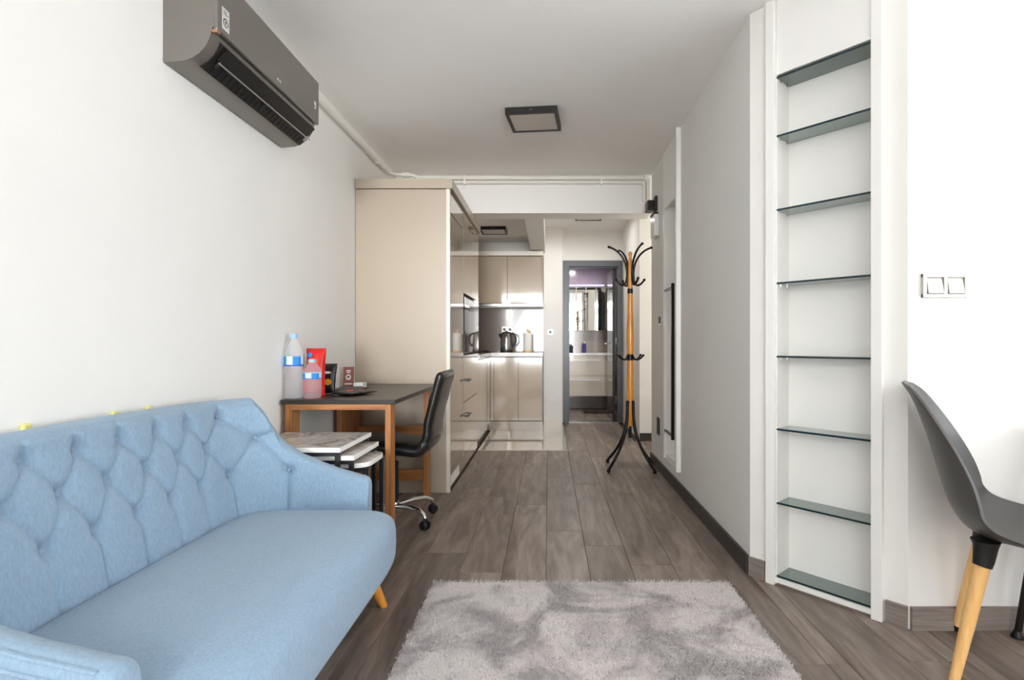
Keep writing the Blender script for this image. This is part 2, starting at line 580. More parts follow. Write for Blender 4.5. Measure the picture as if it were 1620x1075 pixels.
def xlim_y(xa, xb):
    """far end of a plank row, from the plan of the room"""
    xm = (xa + xb) / 2
    if xm > 1.30: return [(YB, 1.912)]
    if xm > 0.93: return [(YB, 2.36)] + ([(4.62, 5.58)] if xm < 2.4 else [])
    if xm > 0.19: return [(YB, 6.86)]
    if xm > -0.68: return [(YB, 5.09)]
    return [(YB, 3.66)]


k = -7
while True:
    xa, xb = -0.012 + k * PW, -0.012 + (k + 1) * PW
    k += 1
    if xb < XL: continue
    if xa > 3.2: break
    xa, xb = max(xa, XL), min(xb, 3.2)
    cuts = [(xa, xb)]
    for c in (0.19, -0.68, 0.895, 1.294):
        if xa + 0.02 < c < xb - 0.02:
            cuts = [(xa, c), (c, xb)]
    j = joint.get(k - 1, 2.2 + ((k * 0.37) % 1.0) * PL)
    for ca, cb in cuts:
        for lo, hi in xlim_y(ca, cb):
            y = j - PL * math.ceil((j - lo) / PL)
            while y < hi - 0.01:
                a, b_ = max(y, lo), min(y + PL, hi)
                if b_ - a > 0.03: plank(ca, cb, a, b_)
                y += PL
# polished kitchen tiles with a light edging strip
xs = [-0.68, -0.28, 0.19]; ys = [5.105, 5.63, 6.16, 6.69]
for i in range(2):
    for jx in range(3):
        box('tile', xs[i] + 0.001, xs[i + 1] - 0.001, ys[jx] + 0.001, ys[jx + 1] - 0.001, -0.012, 0.0, 'tile_gloss', fl)
box('edging_strip', -0.68, 0.19, 5.09, 5.105, -0.012, 0.002, 'tile_edge', fl)
# bathroom floor boards
for i in range(8):
    box('plank', -0.5 + i * 0.2 + 0.001, -0.3 + i * 0.2 - 0.001, 6.98, 8.42, -0.012, 0.0, 'floor_wood', fl)
box('threshold', DX0, DX1, 6.86, 6.98, -0.012, 0.012, 'steel', fl)

# ------------------------------------------------------------------ baseboards
tag(box('baseboard_right', XR - 0.014, XR, 2.372, 4.62, 0, 0.083, 'base_dark', bev=0.002), kind=S)
o = box('baseboard_diagonal_a', 0.0, T0 - 0.03, -0.014, 0, 0, 0.083, 'base_wood', mtx=DG); o.name = 'baseboard_diagonal'; tag(o, kind=S)
o = box('baseboard_diagonal', T1 + 0.03, LEN, -0.014, 0, 0, 0.083, 'base_wood', mtx=DG); tag(o, kind=S)
tag(box('baseboard_front', 1.30, 3.2, 1.898, 1.912, 0, 0.083, 'base_wood', bev=0.002), kind=S)
tag(box('baseboard_hall', 0.955, 2.4, 5.566, 5.58, 0, 0.083, 'base_dark'), kind=S)
tag(box('baseboard_pillar', -0.064, 0.172, 6.676, 6.69, 0, 0.07, 'tile_edge'), kind=S)
tag(box('baseboard_left', XL, XL + 0.014, YB, 3.65, 0, 0.083, 'base_wood'), kind=S)

# ------------------------------------------------------------------ bathroom door (dark, open inwards) and frame
dr = thing('door_1', (0.57, 6.86, 0), 'dark grey bathroom door standing open in its grey frame', kind=S)
bm = B()
bx(bm, DX0 - 0.04, DX0 + 0.035, 6.835, 6.985, 0, DZ + 0.04); bx(bm, DX1 - 0.035, DX1 + 0.03, 6.835, 6.985, 0, DZ + 0.04)
bx(bm, DX0 + 0.035, DX1 - 0.035, 6.835, 6.985, DZ - 0.035, DZ + 0.04)
link('door_frame', bm, 'door_paint', dr)
bm = B()
bx(bm, DX0 - 0.004, DX0 + 0.045, 6.9, 6.94, 0, DZ); bx(bm, DX0 + 0.045, DX1 - 0.045, 6.9, 6.94, DZ - 0.05, DZ - 0.035)
link('door_stop', bm, 'door_paint', dr)
leaf = box('door_leaf', DX1 - 0.085, DX1 - 0.045, 6.99, 7.60, 0.012, DZ - 0.04, 'door_leaf', dr, bev=0.002)
for z in (0.28, 1.05, 1.82):
    tube('hinge', [(DX1 - 0.04, 6.985, z - 0.05), (DX1 - 0.04, 6.985, z + 0.05)], 0.008, 'steel', leaf)
bm = B(); tube_bm(bm, [(DX1 - 0.085, 7.54, 1.02), (DX1 - 0.13, 7.54, 1.02), (DX1 - 0.13, 7.44, 1.02)], 0.008)
link('handle', bm, 'steel', leaf)
for z in (0.55, 0.95, 1.35, 1.7):
    box('groove_strip', DX1 - 0.0868, DX1 - 0.085, 7.04, 7.55, z, z + 0.008, 'steel', leaf)

# ------------------------------------------------------------------ shelf recess in the diagonal wall: frame, upper panel
fr = thing('trim_3', tuple(P0), 'white lacquered frame around the glass shelf recess in the corner', 'frame', kind=S)
ST = 0.038
for t in (T0 - 0.022, T1 - ST + 0.022):
    box('stile', t, t + ST, -0.022, 0.125, 0, ZC, 'white_lacquer', fr, bev=0.002, mtx=DG)
I0, I1 = T0 - 0.022 + ST, T1 - ST + 0.022
box('upper_panel', I0 + 0.003, I1 - 0.003, -0.004, 0.014, 2.172, ZC, 'white_lacquer', fr, bev=0.002, mtx=DG)
box('bottom_rail', I0, I1, -0.012, 0.125, 0.012, 0.03, 'white_lacquer', fr, mtx=DG)
box('back_panel', I0, I1, 0.115, 0.125, 0.03, 2.172, 'white_lacquer', fr, mtx=DG)
box('kick_strip', I0, I1, 0.0, 0.02, 0, 0.012, 'base_wood', fr, mtx=DG)

zs = [0.031, 0.342, 0.657, 0.967, 1.28, 1.593, 1.908, 2.158]
names = ['lowest glass shelf in the corner recess, just above the floor',
         'second glass shelf from the floor in the corner recess',
         'third glass shelf from the floor in the corner recess',
         'glass shelf seen edge on at eye level in the corner recess',
         'glass shelf just above eye level in the corner recess',
         'third glass shelf from the top in the corner recess',
         'second glass shelf from the top in the corner recess',
         'topmost glass shelf tucked under the white panel in the corner recess']
for z, lb in zip(zs, names):
    c = P0 + U * ((I0 + I1) / 2)
    sh = thing('glass_shelf', (c.x, c.y, z), lb, 'shelf', 'glass shelves in the corner recess')
    box('pane', I0 + 0.002, I1 - 0.002, 0.001, 0.114, z, z + 0.008, 'shelf_glass', sh, mtx=DG)
    box('polished_edge', I0 + 0.002, I1 - 0.002, -0.0005, 0.001, z, z + 0.008, 'glass_edge', sh, mtx=DG)
    for t in (I0 + 0.006, I1 - 0.006):
        for d in (0.03, 0.09):
            q = DG @ Vector((t, d, 0))
            lathe('support_pin', [(0.004, -0.008), (0.004, 0.0)], (q.x, q.y, z), 'chrome', sh, seg=8)

# tall recess in the right wall: frame, panel, long black bar
fr = thing('trim_4', (XR, 3.85, NZ0), 'white frame around the tall narrow recess in the grey wall', 'frame', kind=S)
box('stile', XR - 0.03, XR + 0.12, NY0 - 0.0, NY0 + 0.03, NZ0, ZC, 'white_lacquer', fr, bev=0.002)
box('stile', XR - 0.012, XR + 0.12, NY1 - 0.03, NY1, NZ0, ZC, 'white_lacquer', fr, bev=0.002)
box('upper_panel', XR - 0.01, XR + 0.01, NY0 + 0.032, NY1 - 0.032, NZ1, ZC - 0.005, 'white_lacquer', fr, bev=0.002)
box('sill', XR + 0.005, XR + 0.12, NY0 + 0.03, NY1 - 0.03, NZ0, NZ0 + 0.03, 'white_lacquer', fr, bev=0.002)
box('back_panel', XR + 0.112, XR + 0.12, NY0 + 0.03, NY1 - 0.03, NZ0 + 0.03, NZ1, 'white_lacquer', fr)
pb = thing('pull_bar', (XR + 0.02, 3.74, 0.27), 'long vertical black metal bar inside the tall white recess', 'bar')
box('bar', XR - 0.012, XR + 0.010, 3.815, 3.837, 0.33, 1.46, 'black_metal', pb, bev=0.003)
for z in (0.36, 1.43):
    tube('mount', [(XR - 0.001, 3.83, z), (XR - 0.001, 4.071, z)], 0.010, 'black_metal', pb)

# ================================================================== AIR CONDITIONER
ac = thing('air_conditioner', (XL, 2.23, 2.02), 'dark bronze wall mounted air conditioner with open louvre above the sofa', 'air conditioner')
AY0, AY1 = 1.83, 2.633
prof = [(0, 2.005), (0.006, 1.996), (0.07, 2.002), (0.10, 2.012), (0.125, 2.028), (0.145, 2.05), (0.16, 2.078), (0.168, 2.105)]
prof += [(0.176, 2.13), (0.178, 2.30), (0.165, 2.325), (0, 2.325)]
bm = prism_bm(B(), [(XL + 0.0005 + p, z) for p, z in prof], AY0, AY1, 'y')
link('housing', bm, 'ac_body', ac, 30)
pn = link('front_panel', bx(B(), XL + 0.174, XL + 0.190, AY0 - 0.003, AY1 + 0.003, 2.108, 2.318, 0.005, 2), 'ac_body', ac, 0)
box('trim_line', XL + 0.172, XL + 0.1905, AY0 - 0.004, AY0 + 0.012, 2.098, 2.108, 'ac_copper', ac)
# outlet: slanted dark slot between underside and front panel
def slot(bm, u0, u1, y0, y1, off0, off1):
    a = Vector((XL + 0.085, 0, 2.000)); b = Vector((XL + 0.172, 0, 2.092))
    d = b - a; n = Vector((d.z, 0, -d.x)).normalized()
    q = []
    for yy in (y0, y1):
        for uu, of in ((u0, off0), (u1, off0), (u1, off1), (u0, off1)):
            p = a + d * uu + n * of
            q.append(bm.verts.new((p.x, yy, p.z)))
    for f in ((0, 1, 2, 3), (7, 6, 5, 4), (0, 4, 5, 1), (1, 5, 6, 2), (2, 6, 7, 3), (3, 7, 4, 0)):
        bm.faces.new([q[i] for i in f])
    return bm
link('outlet', slot(B(), 0.10, 0.98, AY0 + 0.05, AY1 - 0.02, -0.02, 0.014), 'ac_dark', ac, 0)
link('louvre', slot(B(), 0.50, 0.545, AY0 + 0.075, AY1 - 0.012, 0.022, 0.028), 'silver_vane', ac, 0)
link('louvre_flap', slot(B(), 0.56, 0.95, AY0 + 0.07, AY1 - 0.03, 0.015, 0.019), 'black_plastic', ac, 0)
for y in (AY0 + 0.08, (AY0 + AY1) / 2, AY1 - 0.035):
    link('louvre_arm', slot(B(), 0.35, 0.62, y, y + 0.008, 0.012, 0.024), 'silver_vane' if y > 2.5 else 'iron', ac, 0)
for i in range(22):
    y = AY0 + 0.09 + i * 0.031
    link('vane', slot(B(), 0.15, 0.42, y, y + 0.003, 0.012, 0.0165), 'black_plastic', ac, 0)
xf = XL + 0.1905
box('sticker', xf, xf + 0.0006, AY0 + 0.022, AY0 + 0.064, 2.128, 2.205, 'sticker', pn)
bm = B()
def ring_x(bm, x, cy, cz, r0, r1, a0, a1, n=20):
    va = []; vb = []
    for i in range(n + 1):
        a = radians(a0 + (a1 - a0) * i / n)
        va.append(bm.verts.new((x, cy + r0 * cos(a), cz + r0 * sin(a)))); vb.append(bm.verts.new((x, cy + r1 * cos(a), cz + r1 * sin(a))))
    for i in range(n):
        bm.faces.new((va[i], vb[i], vb[i + 1], va[i + 1]))
ring_x(bm, xf + 0.0009, AY0 + 0.043, 2.156, 0.011, 0.0155, -40, 300)
bx(bm, xf + 0.0007, xf + 0.0009, AY0 + 0.040, AY0 + 0.046, 2.150, 2.163)
bx(bm, xf + 0.0007, xf + 0.0009, AY0 + 0.029, AY0 + 0.057, 2.184, 2.187)
bx(bm, xf + 0.0007, xf + 0.0009, AY0 + 0.029, AY0 + 0.050, 2.192, 2.195)
link('sticker_print', bm, 'sticker_ink', pn, 0)


def text_mesh(name, body, size, m, parent, mtx):
    cu = bpy.data.curves.new(name, 'FONT'); cu.body = body; cu.size = size; cu.align_x = 'CENTER'; cu.align_y = 'CENTER'
    cu.extrude = 0.0002
    t = bpy.data.objects.new(name + '_tmp', cu); COL.objects.link(t)
    bpy.context.view_layer.update()
    me = bpy.data.meshes.new_from_object(t.evaluated_get(bpy.context.evaluated_depsgraph_get()))
    bpy.data.objects.remove(t)
    me.name = name
    me.transform(Matrix.Translation(-ORG[parent.name]) @ mtx)
    me.materials.clear(); me.materials.append(M[m])
    o = bpy.data.objects.new(name, me); COL.objects.link(o); o.parent = parent; ORG[o.name] = ORG[parent.name]
    return o


# text facing +X, reading along +Y
TX = Matrix(((0, 0, 1, 0), (1, 0, 0, 0), (0, 1, 0, 0), (0, 0, 0, 1)))
bm = B(); ring_x(bm, xf + 0.0008, 2.235, 2.138, 0.0045, 0.0065, 0, 300, 16); bx(bm, xf, xf + 0.0007, 2.232, 2.236, 2.135, 2.142)
link('emblem', bm, 'print_white', pn, 0)
text_mesh('emblem', 'LG', 0.013, 'print_white', pn, Matrix.Translation((xf + 0.0006, 2.253, 2.138)) @ TX)
bm = B()
bx(bm, xf, xf + 0.0007, 2.582, 2.592, 2.186, 2.206); bx(bm, xf, xf + 0.0007, 2.596, 2.600, 2.180, 2.206); bx(bm, xf, xf + 0.0007, 2.584, 2.594, 2.170, 2.180)
link('display_mark', bm, 'print_white', pn, 0)

# drain pipe from the air conditioner along the wall
dp = thing('drain_pipe', (XL, 3.4, 2.38), 'thick white pipe running from the air conditioner along the left wall', 'pipe')
px = XL + 0.032; pz = 2.405
pts = [(px, 2.50, pz), (px, 4.16, pz), (px + 0.01, 4.30, pz), (px + 0.04, 4.34, pz), (-1.12, 4.36, pz), (-1.085, 4.365, pz - 0.012), (-1.075, 4.37, pz - 0.05), (-1.075, 4.37, 2.17)]
tube('pipe', pts, 0.0155, 'pipe_white', dp, 14)
tube('coupling', [(-1.20, 4.352, pz), (-1.14, 4.358, pz)], 0.022, 'pipe_white', dp, 14)
for y in (2.9, 4.02):
    bm = B(); tube_bm(bm, [(px, y - 0.012, pz), (px, y + 0.012, pz)], 0.023, 14); bx(bm, XL + 0.0005, px, y - 0.012, y + 0.012, pz - 0.008, pz + 0.008)
    link('pipe_clip', bm, 'pipe_white', dp)
# conduits on the beam
cd = thing('conduit', (0, 4.62, 2.40), 'pair of white conduits clipped along the beam, turning down to the sensor', 'pipe')
for z, r in ((2.462, 0.016), (2.425, 0.014)):
    xe = 0.845 + (0.02 if z > 2.44 else -0.015)
    tube('pipe', [(-0.95, 4.622, z), (xe - 0.02, 4.622, z), (xe, 4.622, z - 0.02), (xe, 4.622, 2.23 if z > 2.44 else 2.26)], r, 'pipe_white', cd)
for x in (-0.73, 0.46):
    box('pipe_clip', x - 0.009, x + 0.009, 4.600, 4.6395, 2.402, 2.482, 'pipe_white', cd, bev=0.003)

# ================================================================== CEILING LIGHTS
def ceiling_light(loc, sx, sy, h, rz, label, power=0):
    t = thing('ceiling_light', loc, label, 'lamp', rotz=rz)
    bm = B(); f = 0.020
    bx(bm, -sx / 2, sx / 2, -sy / 2, -sy / 2 + f, -h, 0); bx(bm, -sx / 2, sx / 2, sy / 2 - f, sy / 2, -h, 0)
    bx(bm, -sx / 2, -sx / 2 + f, -sy / 2 + f, sy / 2 - f, -h, 0); bx(bm, sx / 2 - f, sx / 2, -sy / 2 + f, sy / 2 - f, -h, 0)
    link('frame', bm, 'lamp_frame', t, local=True)
    box('diffuser', -sx / 2 + f, sx / 2 - f, -sy / 2 + f, sy / 2 - f, -h + 0.004, -0.005, 'lamp_diffuser', t, local=True)
    b2 = B(); tube_bm(b2, [(0.0, -sy / 2 - 0.003, -h / 2), (0.0, -sy / 2, -h / 2)], 0.004)
    link('screw', b2, 'chrome', t, local=True)
    if power:
        area('lamp_light', (loc[0], loc[1], loc[2] - h - 0.003), (0, 0, rz), sx - 0.05, sy - 0.05, power, (1.0, 0.98, 0.94))
    return t
ceiling_light((-0.094, 3.43, ZC), 0.325, 0.30, 0.04, radians(-6), 'square black framed ceiling light in the middle of the living room')
ceiling_light((-0.62, 6.0, 2.315), 0.29, 0.29, 0.035, 0, 'black framed ceiling light above the kitchen worktop')
ceiling_light((0.46, 6.05, ZC), 0.30, 0.30, 0.038, 0, 'black framed ceiling light in the hall beyond the beam', 1.6)

# ================================================================== KITCHEN
XF = -0.68           # front plane of the tall units
tall = thing('tall_cabinet', (-1.0, 3.65, 0), 'beige tall kitchen cabinet housing the fridge, its plain side facing the room', 'cabinet')
box('side_panel', XL + 0.003, XF - 0.024, 3.65, 3.672, 0.0, 2.085, 'cab_side', tall, bev=0.0015)
box('carcass', XL + 0.003, XF - 0.026, 3.672, 4.24, 0.11, 2.085, 'gap_dark', tall)
box('edge_strip', XF - 0.024, XF + 0.001, 3.65, 3.672, 0.0, 2.15, 'cab_edge', tall)
box('crown', XL + 0.003, XF + 0.02, 3.635, 4.24, 2.088, 2.155, 'cab_side', tall, bev=0.002)
box('door', XF - 0.02, XF, 3.675, 4.237, 0.125, 1.925, 'cab_gloss', tall, bev=0.0015)
box('flap_door', XF - 0.02, XF, 3.675, 4.237, 1.935, 2.08, 'cab_gloss', tall, bev=0.0015)
gr = box('plinth', XL + 0.05, XF - 0.012, 3.672, 4.24, 0.0, 0.108, 'cab_gloss', tall)
for i in range(9):
    box('grille_slat', XF - 0.014, XF - 0.006, 3.72 + i * 0.042, 3.74 + i * 0.042, 0.025, 0.09, 'white_lacquer', gr)
ovt = thing('oven_cabinet', (-1.0, 4.7, 0), 'glossy beige tall cabinet with the built in oven and two black handled drawers', 'cabinet')
box('carcass', XL + 0.003, XF - 0.026, 4.243, 5.147, 0.11, 2.085, 'gap_dark', ovt)
box('crown', XL + 0.003, XF + 0.02, 4.243, 5.15, 2.088, 2.155, 'cab_side', ovt, bev=0.002)
box('plinth', XL + 0.05, XF - 0.012, 4.24, 5.15, 0.0, 0.108, 'cab_gloss', ovt)
box('door', XF - 0.02, XF, 4.245, 4.695, 1.43, 2.08, 'cab_gloss', ovt, bev=0.0015)
box('door', XF - 0.02, XF, 4.70, 5.147, 1.43, 2.08, 'cab_gloss', ovt, bev=0.0015)
ov = box('oven', XF - 0.02, XF + 0.002, 4.28, 4.86, 0.945, 1.40, 'black_glass', ovt, bev=0.002)
box('control_strip', XF + 0.002, XF + 0.006, 4.28, 4.86, 1.345, 1.40, 'steel', ov)
tube('oven_handle', [(XF + 0.004, 4.33, 1.32), (XF + 0.035, 4.33, 1.32), (XF + 0.035, 4.81, 1.32), (XF + 0.004, 4.81, 1.32)], 0.007, 'steel', ov)
box('filler', XF - 0.02, XF, 4.865, 5.147, 0.945, 1.425, 'cab_gloss', ovt)
for z0, z1, hz in ((0.555, 0.93, 0.725), (0.125, 0.55, 0.44)):
    d = box('drawer', XF - 0.02, XF, 4.245, 5.147, z0, z1, 'cab_gloss', ovt, bev=0.0015)
    bm = B(); bx(bm, XF + 0.022, XF + 0.034, 4.27, 4.50, hz - 0.006, hz + 0.006, 0.002)
    bx(bm, XF, XF + 0.022, 4.29, 4.30, hz - 0.005, hz + 0.005); bx(bm, XF, XF + 0.022, 4.47, 4.48, hz - 0.005, hz + 0.005)
    link('handle', bm, 'black_metal', d)

YK = 6.20
bl = thing('base_cabinet', (-1.0, 5.7, 0), 'glossy beige base cabinet along the left kitchen wall past the oven', 'cabinet', 'glossy beige base cabinets')
box('carcass', XL + 0.003, XF - 0.026, 5.15, 6.19, 0.11, 0.865, 'gap_dark', bl)
box('plinth', XL + 0.05, XF - 0.03, 5.15, 6.19, 0, 0.108, 'cab_gloss', bl)
box('door', XF - 0.02, XF, 5.155, 5.66, 0.122, 0.86, 'cab_gloss', bl, bev=0.0015)
box('door', XF - 0.02, XF, 5.665, 6.17, 0.122, 0.86, 'cab_gloss', bl, bev=0.0015)
bb = thing('base_cabinet', (-0.37, 6.5, 0), 'glossy beige two door base cabinet under the kettle at the back of the kitchen', 'cabinet', 'glossy beige base cabinets')
box('carcass', XL + 0.003, -0.085, YK + 0.025, 6.79, 0.11, 0.865, 'gap_dark', bb)
box('plinth', XF - 0.03, -0.068, YK + 0.04, 6.68, 0, 0.108, 'cab_gloss', bb)
box('filler', XF + 0.002, -0.642, YK + 0.003, YK + 0.022, 0.122, 0.86, 'cab_gloss', bb)
box('door', -0.638, -0.357, YK, YK + 0.02, 0.122, 0.86, 'cab_gloss', bb, bev=0.0015)
box('door', -0.353, -0.075, YK, YK + 0.02, 0.122, 0.86, 'cab_gloss', bb, bev=0.0015)
bm = prism_bm(B(), [(XL + 0.003, 5.153), (XF + 0.012, 5.153), (XF + 0.012, YK - 0.012), (-0.068, YK - 0.012), (-0.068, 6.685), (-0.07, 6.79), (XL + 0.003, 6.79)], 0.87, 0.915)
tag(link('worktop', bm, 'counter_stone', None), 'grey stone kitchen worktop in an L shape', 'worktop')
uc = thing('wall_cabinet', (-0.6, 6.6, 1.5), 'glossy beige two door wall cabinet above the kettle', 'cabinet')
box('carcass', XL + 0.003, -0.085, 6.495, 6.787, 1.52, 2.085, 'gap_dark', uc)
box('end_panel', -0.086, -0.07, 6.472, 6.687, 1.51, 2.085, 'cab_gloss', uc)
box('door', -0.929, -0.505, 6.47, 6.49, 1.512, 2.083, 'cab_gloss', uc, bev=0.0015)
box('door', -0.501, -0.088, 6.47, 6.49, 1.512, 2.083, 'cab_gloss', uc, bev=0.0015)
box('light_rail', XL + 0.003, -0.07, 6.475, 6.52, 1.475, 1.505, 'steel', uc)
box('crown', XL + 0.003, -0.066, 6.455, 6.68, 2.09, 2.145, 'cab_edge', uc, bev=0.002)
tag(box('backsplash', XL + 0.01, -0.066, 6.792, 6.799, 0.917, 1.475, 'splash_glass'), 'glossy taupe glass backsplash behind the kettle', 'backsplash')
bs = thing('wall_socket', (-0.53, 6.79, 1.2), 'white double socket on the backsplash above the kettle', 'socket')
box('plate', -0.60, -0.46, 6.782, 6.7915, 1.16, 1.24, 'white_ceramic', bs, bev=0.003)
for x in (-0.565, -0.495):
    lathe_b = B(); tube_bm(lathe_b, [(x, 6.7815, 1.2), (x, 6.784, 1.2)], 0.02, 16); link('outlet', lathe_b, 'dark_socket', bs)
hob = thing('hob', (-0.95, 6.45, 0.915), 'black glass hob set into the corner of the worktop', 'hob')
box('glass_plate', -1.22, -0.64, 6.30, 6.70, 0.9155, 0.921, 'black_glass', hob, bev=0.002)
for x, y in ((-1.06, 6.4), (-1.06, 6.6), (-0.8, 6.4), (-0.8, 6.6)):
    lathe('burner', [(0.06, 0), (0.06, 0.006), (0.03, 0.008), (0.03, 0.014), (0, 0.014)], (x, y, 0.921), 'iron', hob, 20)

# kettle
kx, ky, kz = -0.51, 6.42, 0.9155
kt = thing('kettle', (kx, ky, kz), 'black and steel electric kettle on the kitchen worktop', 'kettle')
lathe('base', [(0.078, 0), (0.08, 0.006), (0.075, 0.02), (0.07, 0.022)], (kx, ky, kz), 'black_plastic', kt, 28)
lathe('body', [(0.072, 0.022), (0.074, 0.03), (0.072, 0.10), (0.066, 0.18), (0.058, 0.222), (0.055, 0.225)], (kx, ky, kz), 'steel', kt, 28)
lathe('lid', [(0.058, 0.223), (0.057, 0.236), (0.04, 0.246), (0.012, 0.25), (0.012, 0.262), (0, 0.264)], (kx, ky, kz), 'black_plastic', kt, 28)
tube('handle', bez((kx + 0.05, ky - 0.004, kz + 0.225), (kx + 0.13, ky, kz + 0.25), (kx + 0.13, ky, kz + 0.09), (kx + 0.068, ky, kz + 0.075), 12), 0.012, 'black_plastic', kt)
bm = B(); tube_bm(bm, [(kx - 0.045, ky, kz + 0.17), (kx - 0.078, ky, kz + 0.212), (kx - 0.09, ky, kz + 0.22)], [0.026, 0.018, 0.012], 10)
link('spout', bm, 'black_plastic', kt)
# paper towel roll
tx, ty = -0.255, 6.44
tw = thing('paper_towel_holder', (tx, ty, kz), 'white paper towel roll on a round wooden stand beside the kettle', 'paper towel')
lathe('stand_base', [(0.062, 0), (0.062, 0.014), (0.058, 0.018), (0, 0.018)], (tx, ty, kz), 'beech', tw, 24)
lathe('roll', [(0.02, 0.019), (0.05, 0.019), (0.052, 0.024), (0.052, 0.228), (0.05, 0.234), (0.02, 0.234)], (tx, ty, kz), 'towel_paper', tw, 28)
lathe('rod', [(0.009, 0.018), (0.009, 0.25), (0.015, 0.256), (0.015, 0.272), (0.008, 0.28), (0, 0.28)], (tx, ty, kz), 'beech', tw, 14)
# ================================================================== BATHROOM CONTENTS
vn = thing('bathroom_vanity', (0.5, 8.2, 0.22), 'cream two drawer vanity hanging on the bathroom wall behind the door', 'vanity')
box('carcass', 0.05, 0.90, 8.02, 8.415, 0.225, 0.835, 'vanity_cream', vn)
for z0, z1 in ((0.228, 0.53), (0.536, 0.83)):
    d = box('drawer', 0.055, 0.895, 8.0, 8.018, z0, z1, 'vanity_cream', vn, bev=0.002)
    box('handle', 0.15, 0.78, 7.985, 8.0, z1 - 0.075, z1 - 0.052, 'white_ceramic', d, bev=0.003)  # white colour stands in for the bright reflection along each drawer bevel
box('basin_top', 0.03, 0.93, 7.985, 8.415, 0.837, 0.878, 'white_ceramic', vn, bev=0.004)
mc = thing('mirror_cabinet', (0.5, 8.36, 1.2), 'mirrored cabinet with narrow doors above the bathroom vanity', 'mirror')
box('carcass', 0.12, 0.90, 8.33, 8.415, 1.22, 1.90, 'vanity_cream', mc)
for i in range(5):
    box('mirror_door', 0.122 + i * 0.1555, 0.270 + i * 0.1555, 8.318 - 0.0, 8.33, 1.222, 1.898, 'mirror', mc, bev=0.003)
box('led_strip', 0.15, 0.87, 8.318, 8.34, 1.925, 1.938, 'led_strip', mc)
for x, m_, h, lb in ((0.345, 'navy_plastic', 0.14, 'dark blue bottle at the left end of the bathroom vanity'), (0.545, 'purple_plastic', 0.17, 'purple pump bottle on the bathroom vanity')):
    b_ = thing('toiletry_bottle', (x, 8.12, 0.8785), lb, 'bottle', 'toiletry bottles on the vanity')
    lathe('body', [(0.026, 0), (0.028, 0.005), (0.028, h * 0.7), (0.012, h * 0.82), (0.012, h * 0.86)], (x, 8.12, 0.8785), m_, b_, 16)
    lathe('cap', [(0.014, h * 0.86), (0.014, h * 0.98), (0.006, h), (0, h)], (x, 8.12, 0.8785), 'white_ceramic', b_, 12)
tag(box('bath_mat', 0.52, 0.86, 7.75, 7.98, 0.0005, 0.018, 'mat_dark', bev=0.006), 'dark mat on the bathroom floor below the vanity', 'mat')
dl = area('bath_led_light', (0.5, 8.28, 1.95), (radians(150), 0, 0), 0.7, 0.05, 0.5, (0.5, 0.46, 1.0))
bath_fill = thing('bathroom_fill_lamp', (0.4, 7.7, 2.25), 'small round downlight added to brighten the bathroom', 'lamp')
lathe('ring', [(0.045, -0.012), (0.05, -0.008), (0.05, 0)], (0.4, 7.7, 2.25), 'chrome', bath_fill, 20)
area('bath_fill_light', (0.4, 7.7, 2.235), (0, 0, 0), 0.08, 0.08, 5.0, (1.0, 0.95, 0.88))  # fill light added with the downlight to brighten the bathroom

# ================================================================== THINGS ON THE HALL END OF THE RIGHT WALL
sn = thing('motion_sensor', (XR, 4.48, 2.12), 'dark grey box sensor on the wall beside the beam', 'sensor')
box('wall_bracket', XR - 0.02, XR - 0.0003, 4.36, 4.44, 2.12, 2.24, 'dark_socket', sn, bev=0.003)
box('body', XR - 0.075, XR - 0.02, 4.40, 4.52, 2.13, 2.215, 'dark_socket', sn, bev=0.006)
box('lens', XR - 0.065, XR - 0.03, 4.394, 4.402, 2.15, 2.20, 'black_glass', sn)
wbx = thing('wall_box', (XR, 4.38, 1.9), 'small white alarm box on the wall below the sensor', 'alarm')
box('body', XR - 0.04, XR - 0.0003, 4.30, 4.46, 1.90, 2.075, 'white_ceramic', wbx, bev=0.006)
box('dark_cap', XR - 0.045, XR - 0.004, 4.31, 4.45, 2.075, 2.095, 'dark_socket', wbx, bev=0.003)
box('lamp_dot', XR - 0.0412, XR - 0.04, 4.35, 4.37, 2.02, 2.035, 'iron', wbx)
th = thing('thermostat', (XR, 4.25, 1.17), 'small silver thermostat on the wall beside the tall recess', 'thermostat')
box('plate', XR - 0.009, XR - 0.0003, 4.20, 4.285, 1.17, 1.255, 'switch_plate', th, bev=0.002)
box('dial', XR - 0.016, XR - 0.009, 4.215, 4.27, 1.185, 1.24, 'iron', th, bev=0.003)
so = thing('wall_socket', (XR, 4.32, 0.30), 'dark double socket low on the wall beside the tall recess', 'socket')
box('plate', XR - 0.009, XR - 0.0003, 4.275, 4.36, 0.285, 0.425, 'dark_socket', so, bev=0.002)
for z in (0.32, 0.39):
    bm = B(); tube_bm(bm, [(XR - 0.0105, 4.318, z), (XR - 0.009, 4.318, z)], 0.02, 16); link('outlet', bm, 'black_plastic', so)
ps = thing('wall_socket', (0.02, 6.69, 1.1), 'small grey socket on the white kitchen pillar', 'socket')
box('plate', -0.012, 0.055, 6.682, 6.6897, 1.13, 1.20, 'switch_silver', ps, bev=0.002)
bm = B(); tube_bm(bm, [(0.022, 6.680, 1.165), (0.022, 6.682, 1.165)], 0.018, 16); link('outlet', bm, 'dark_socket', ps)

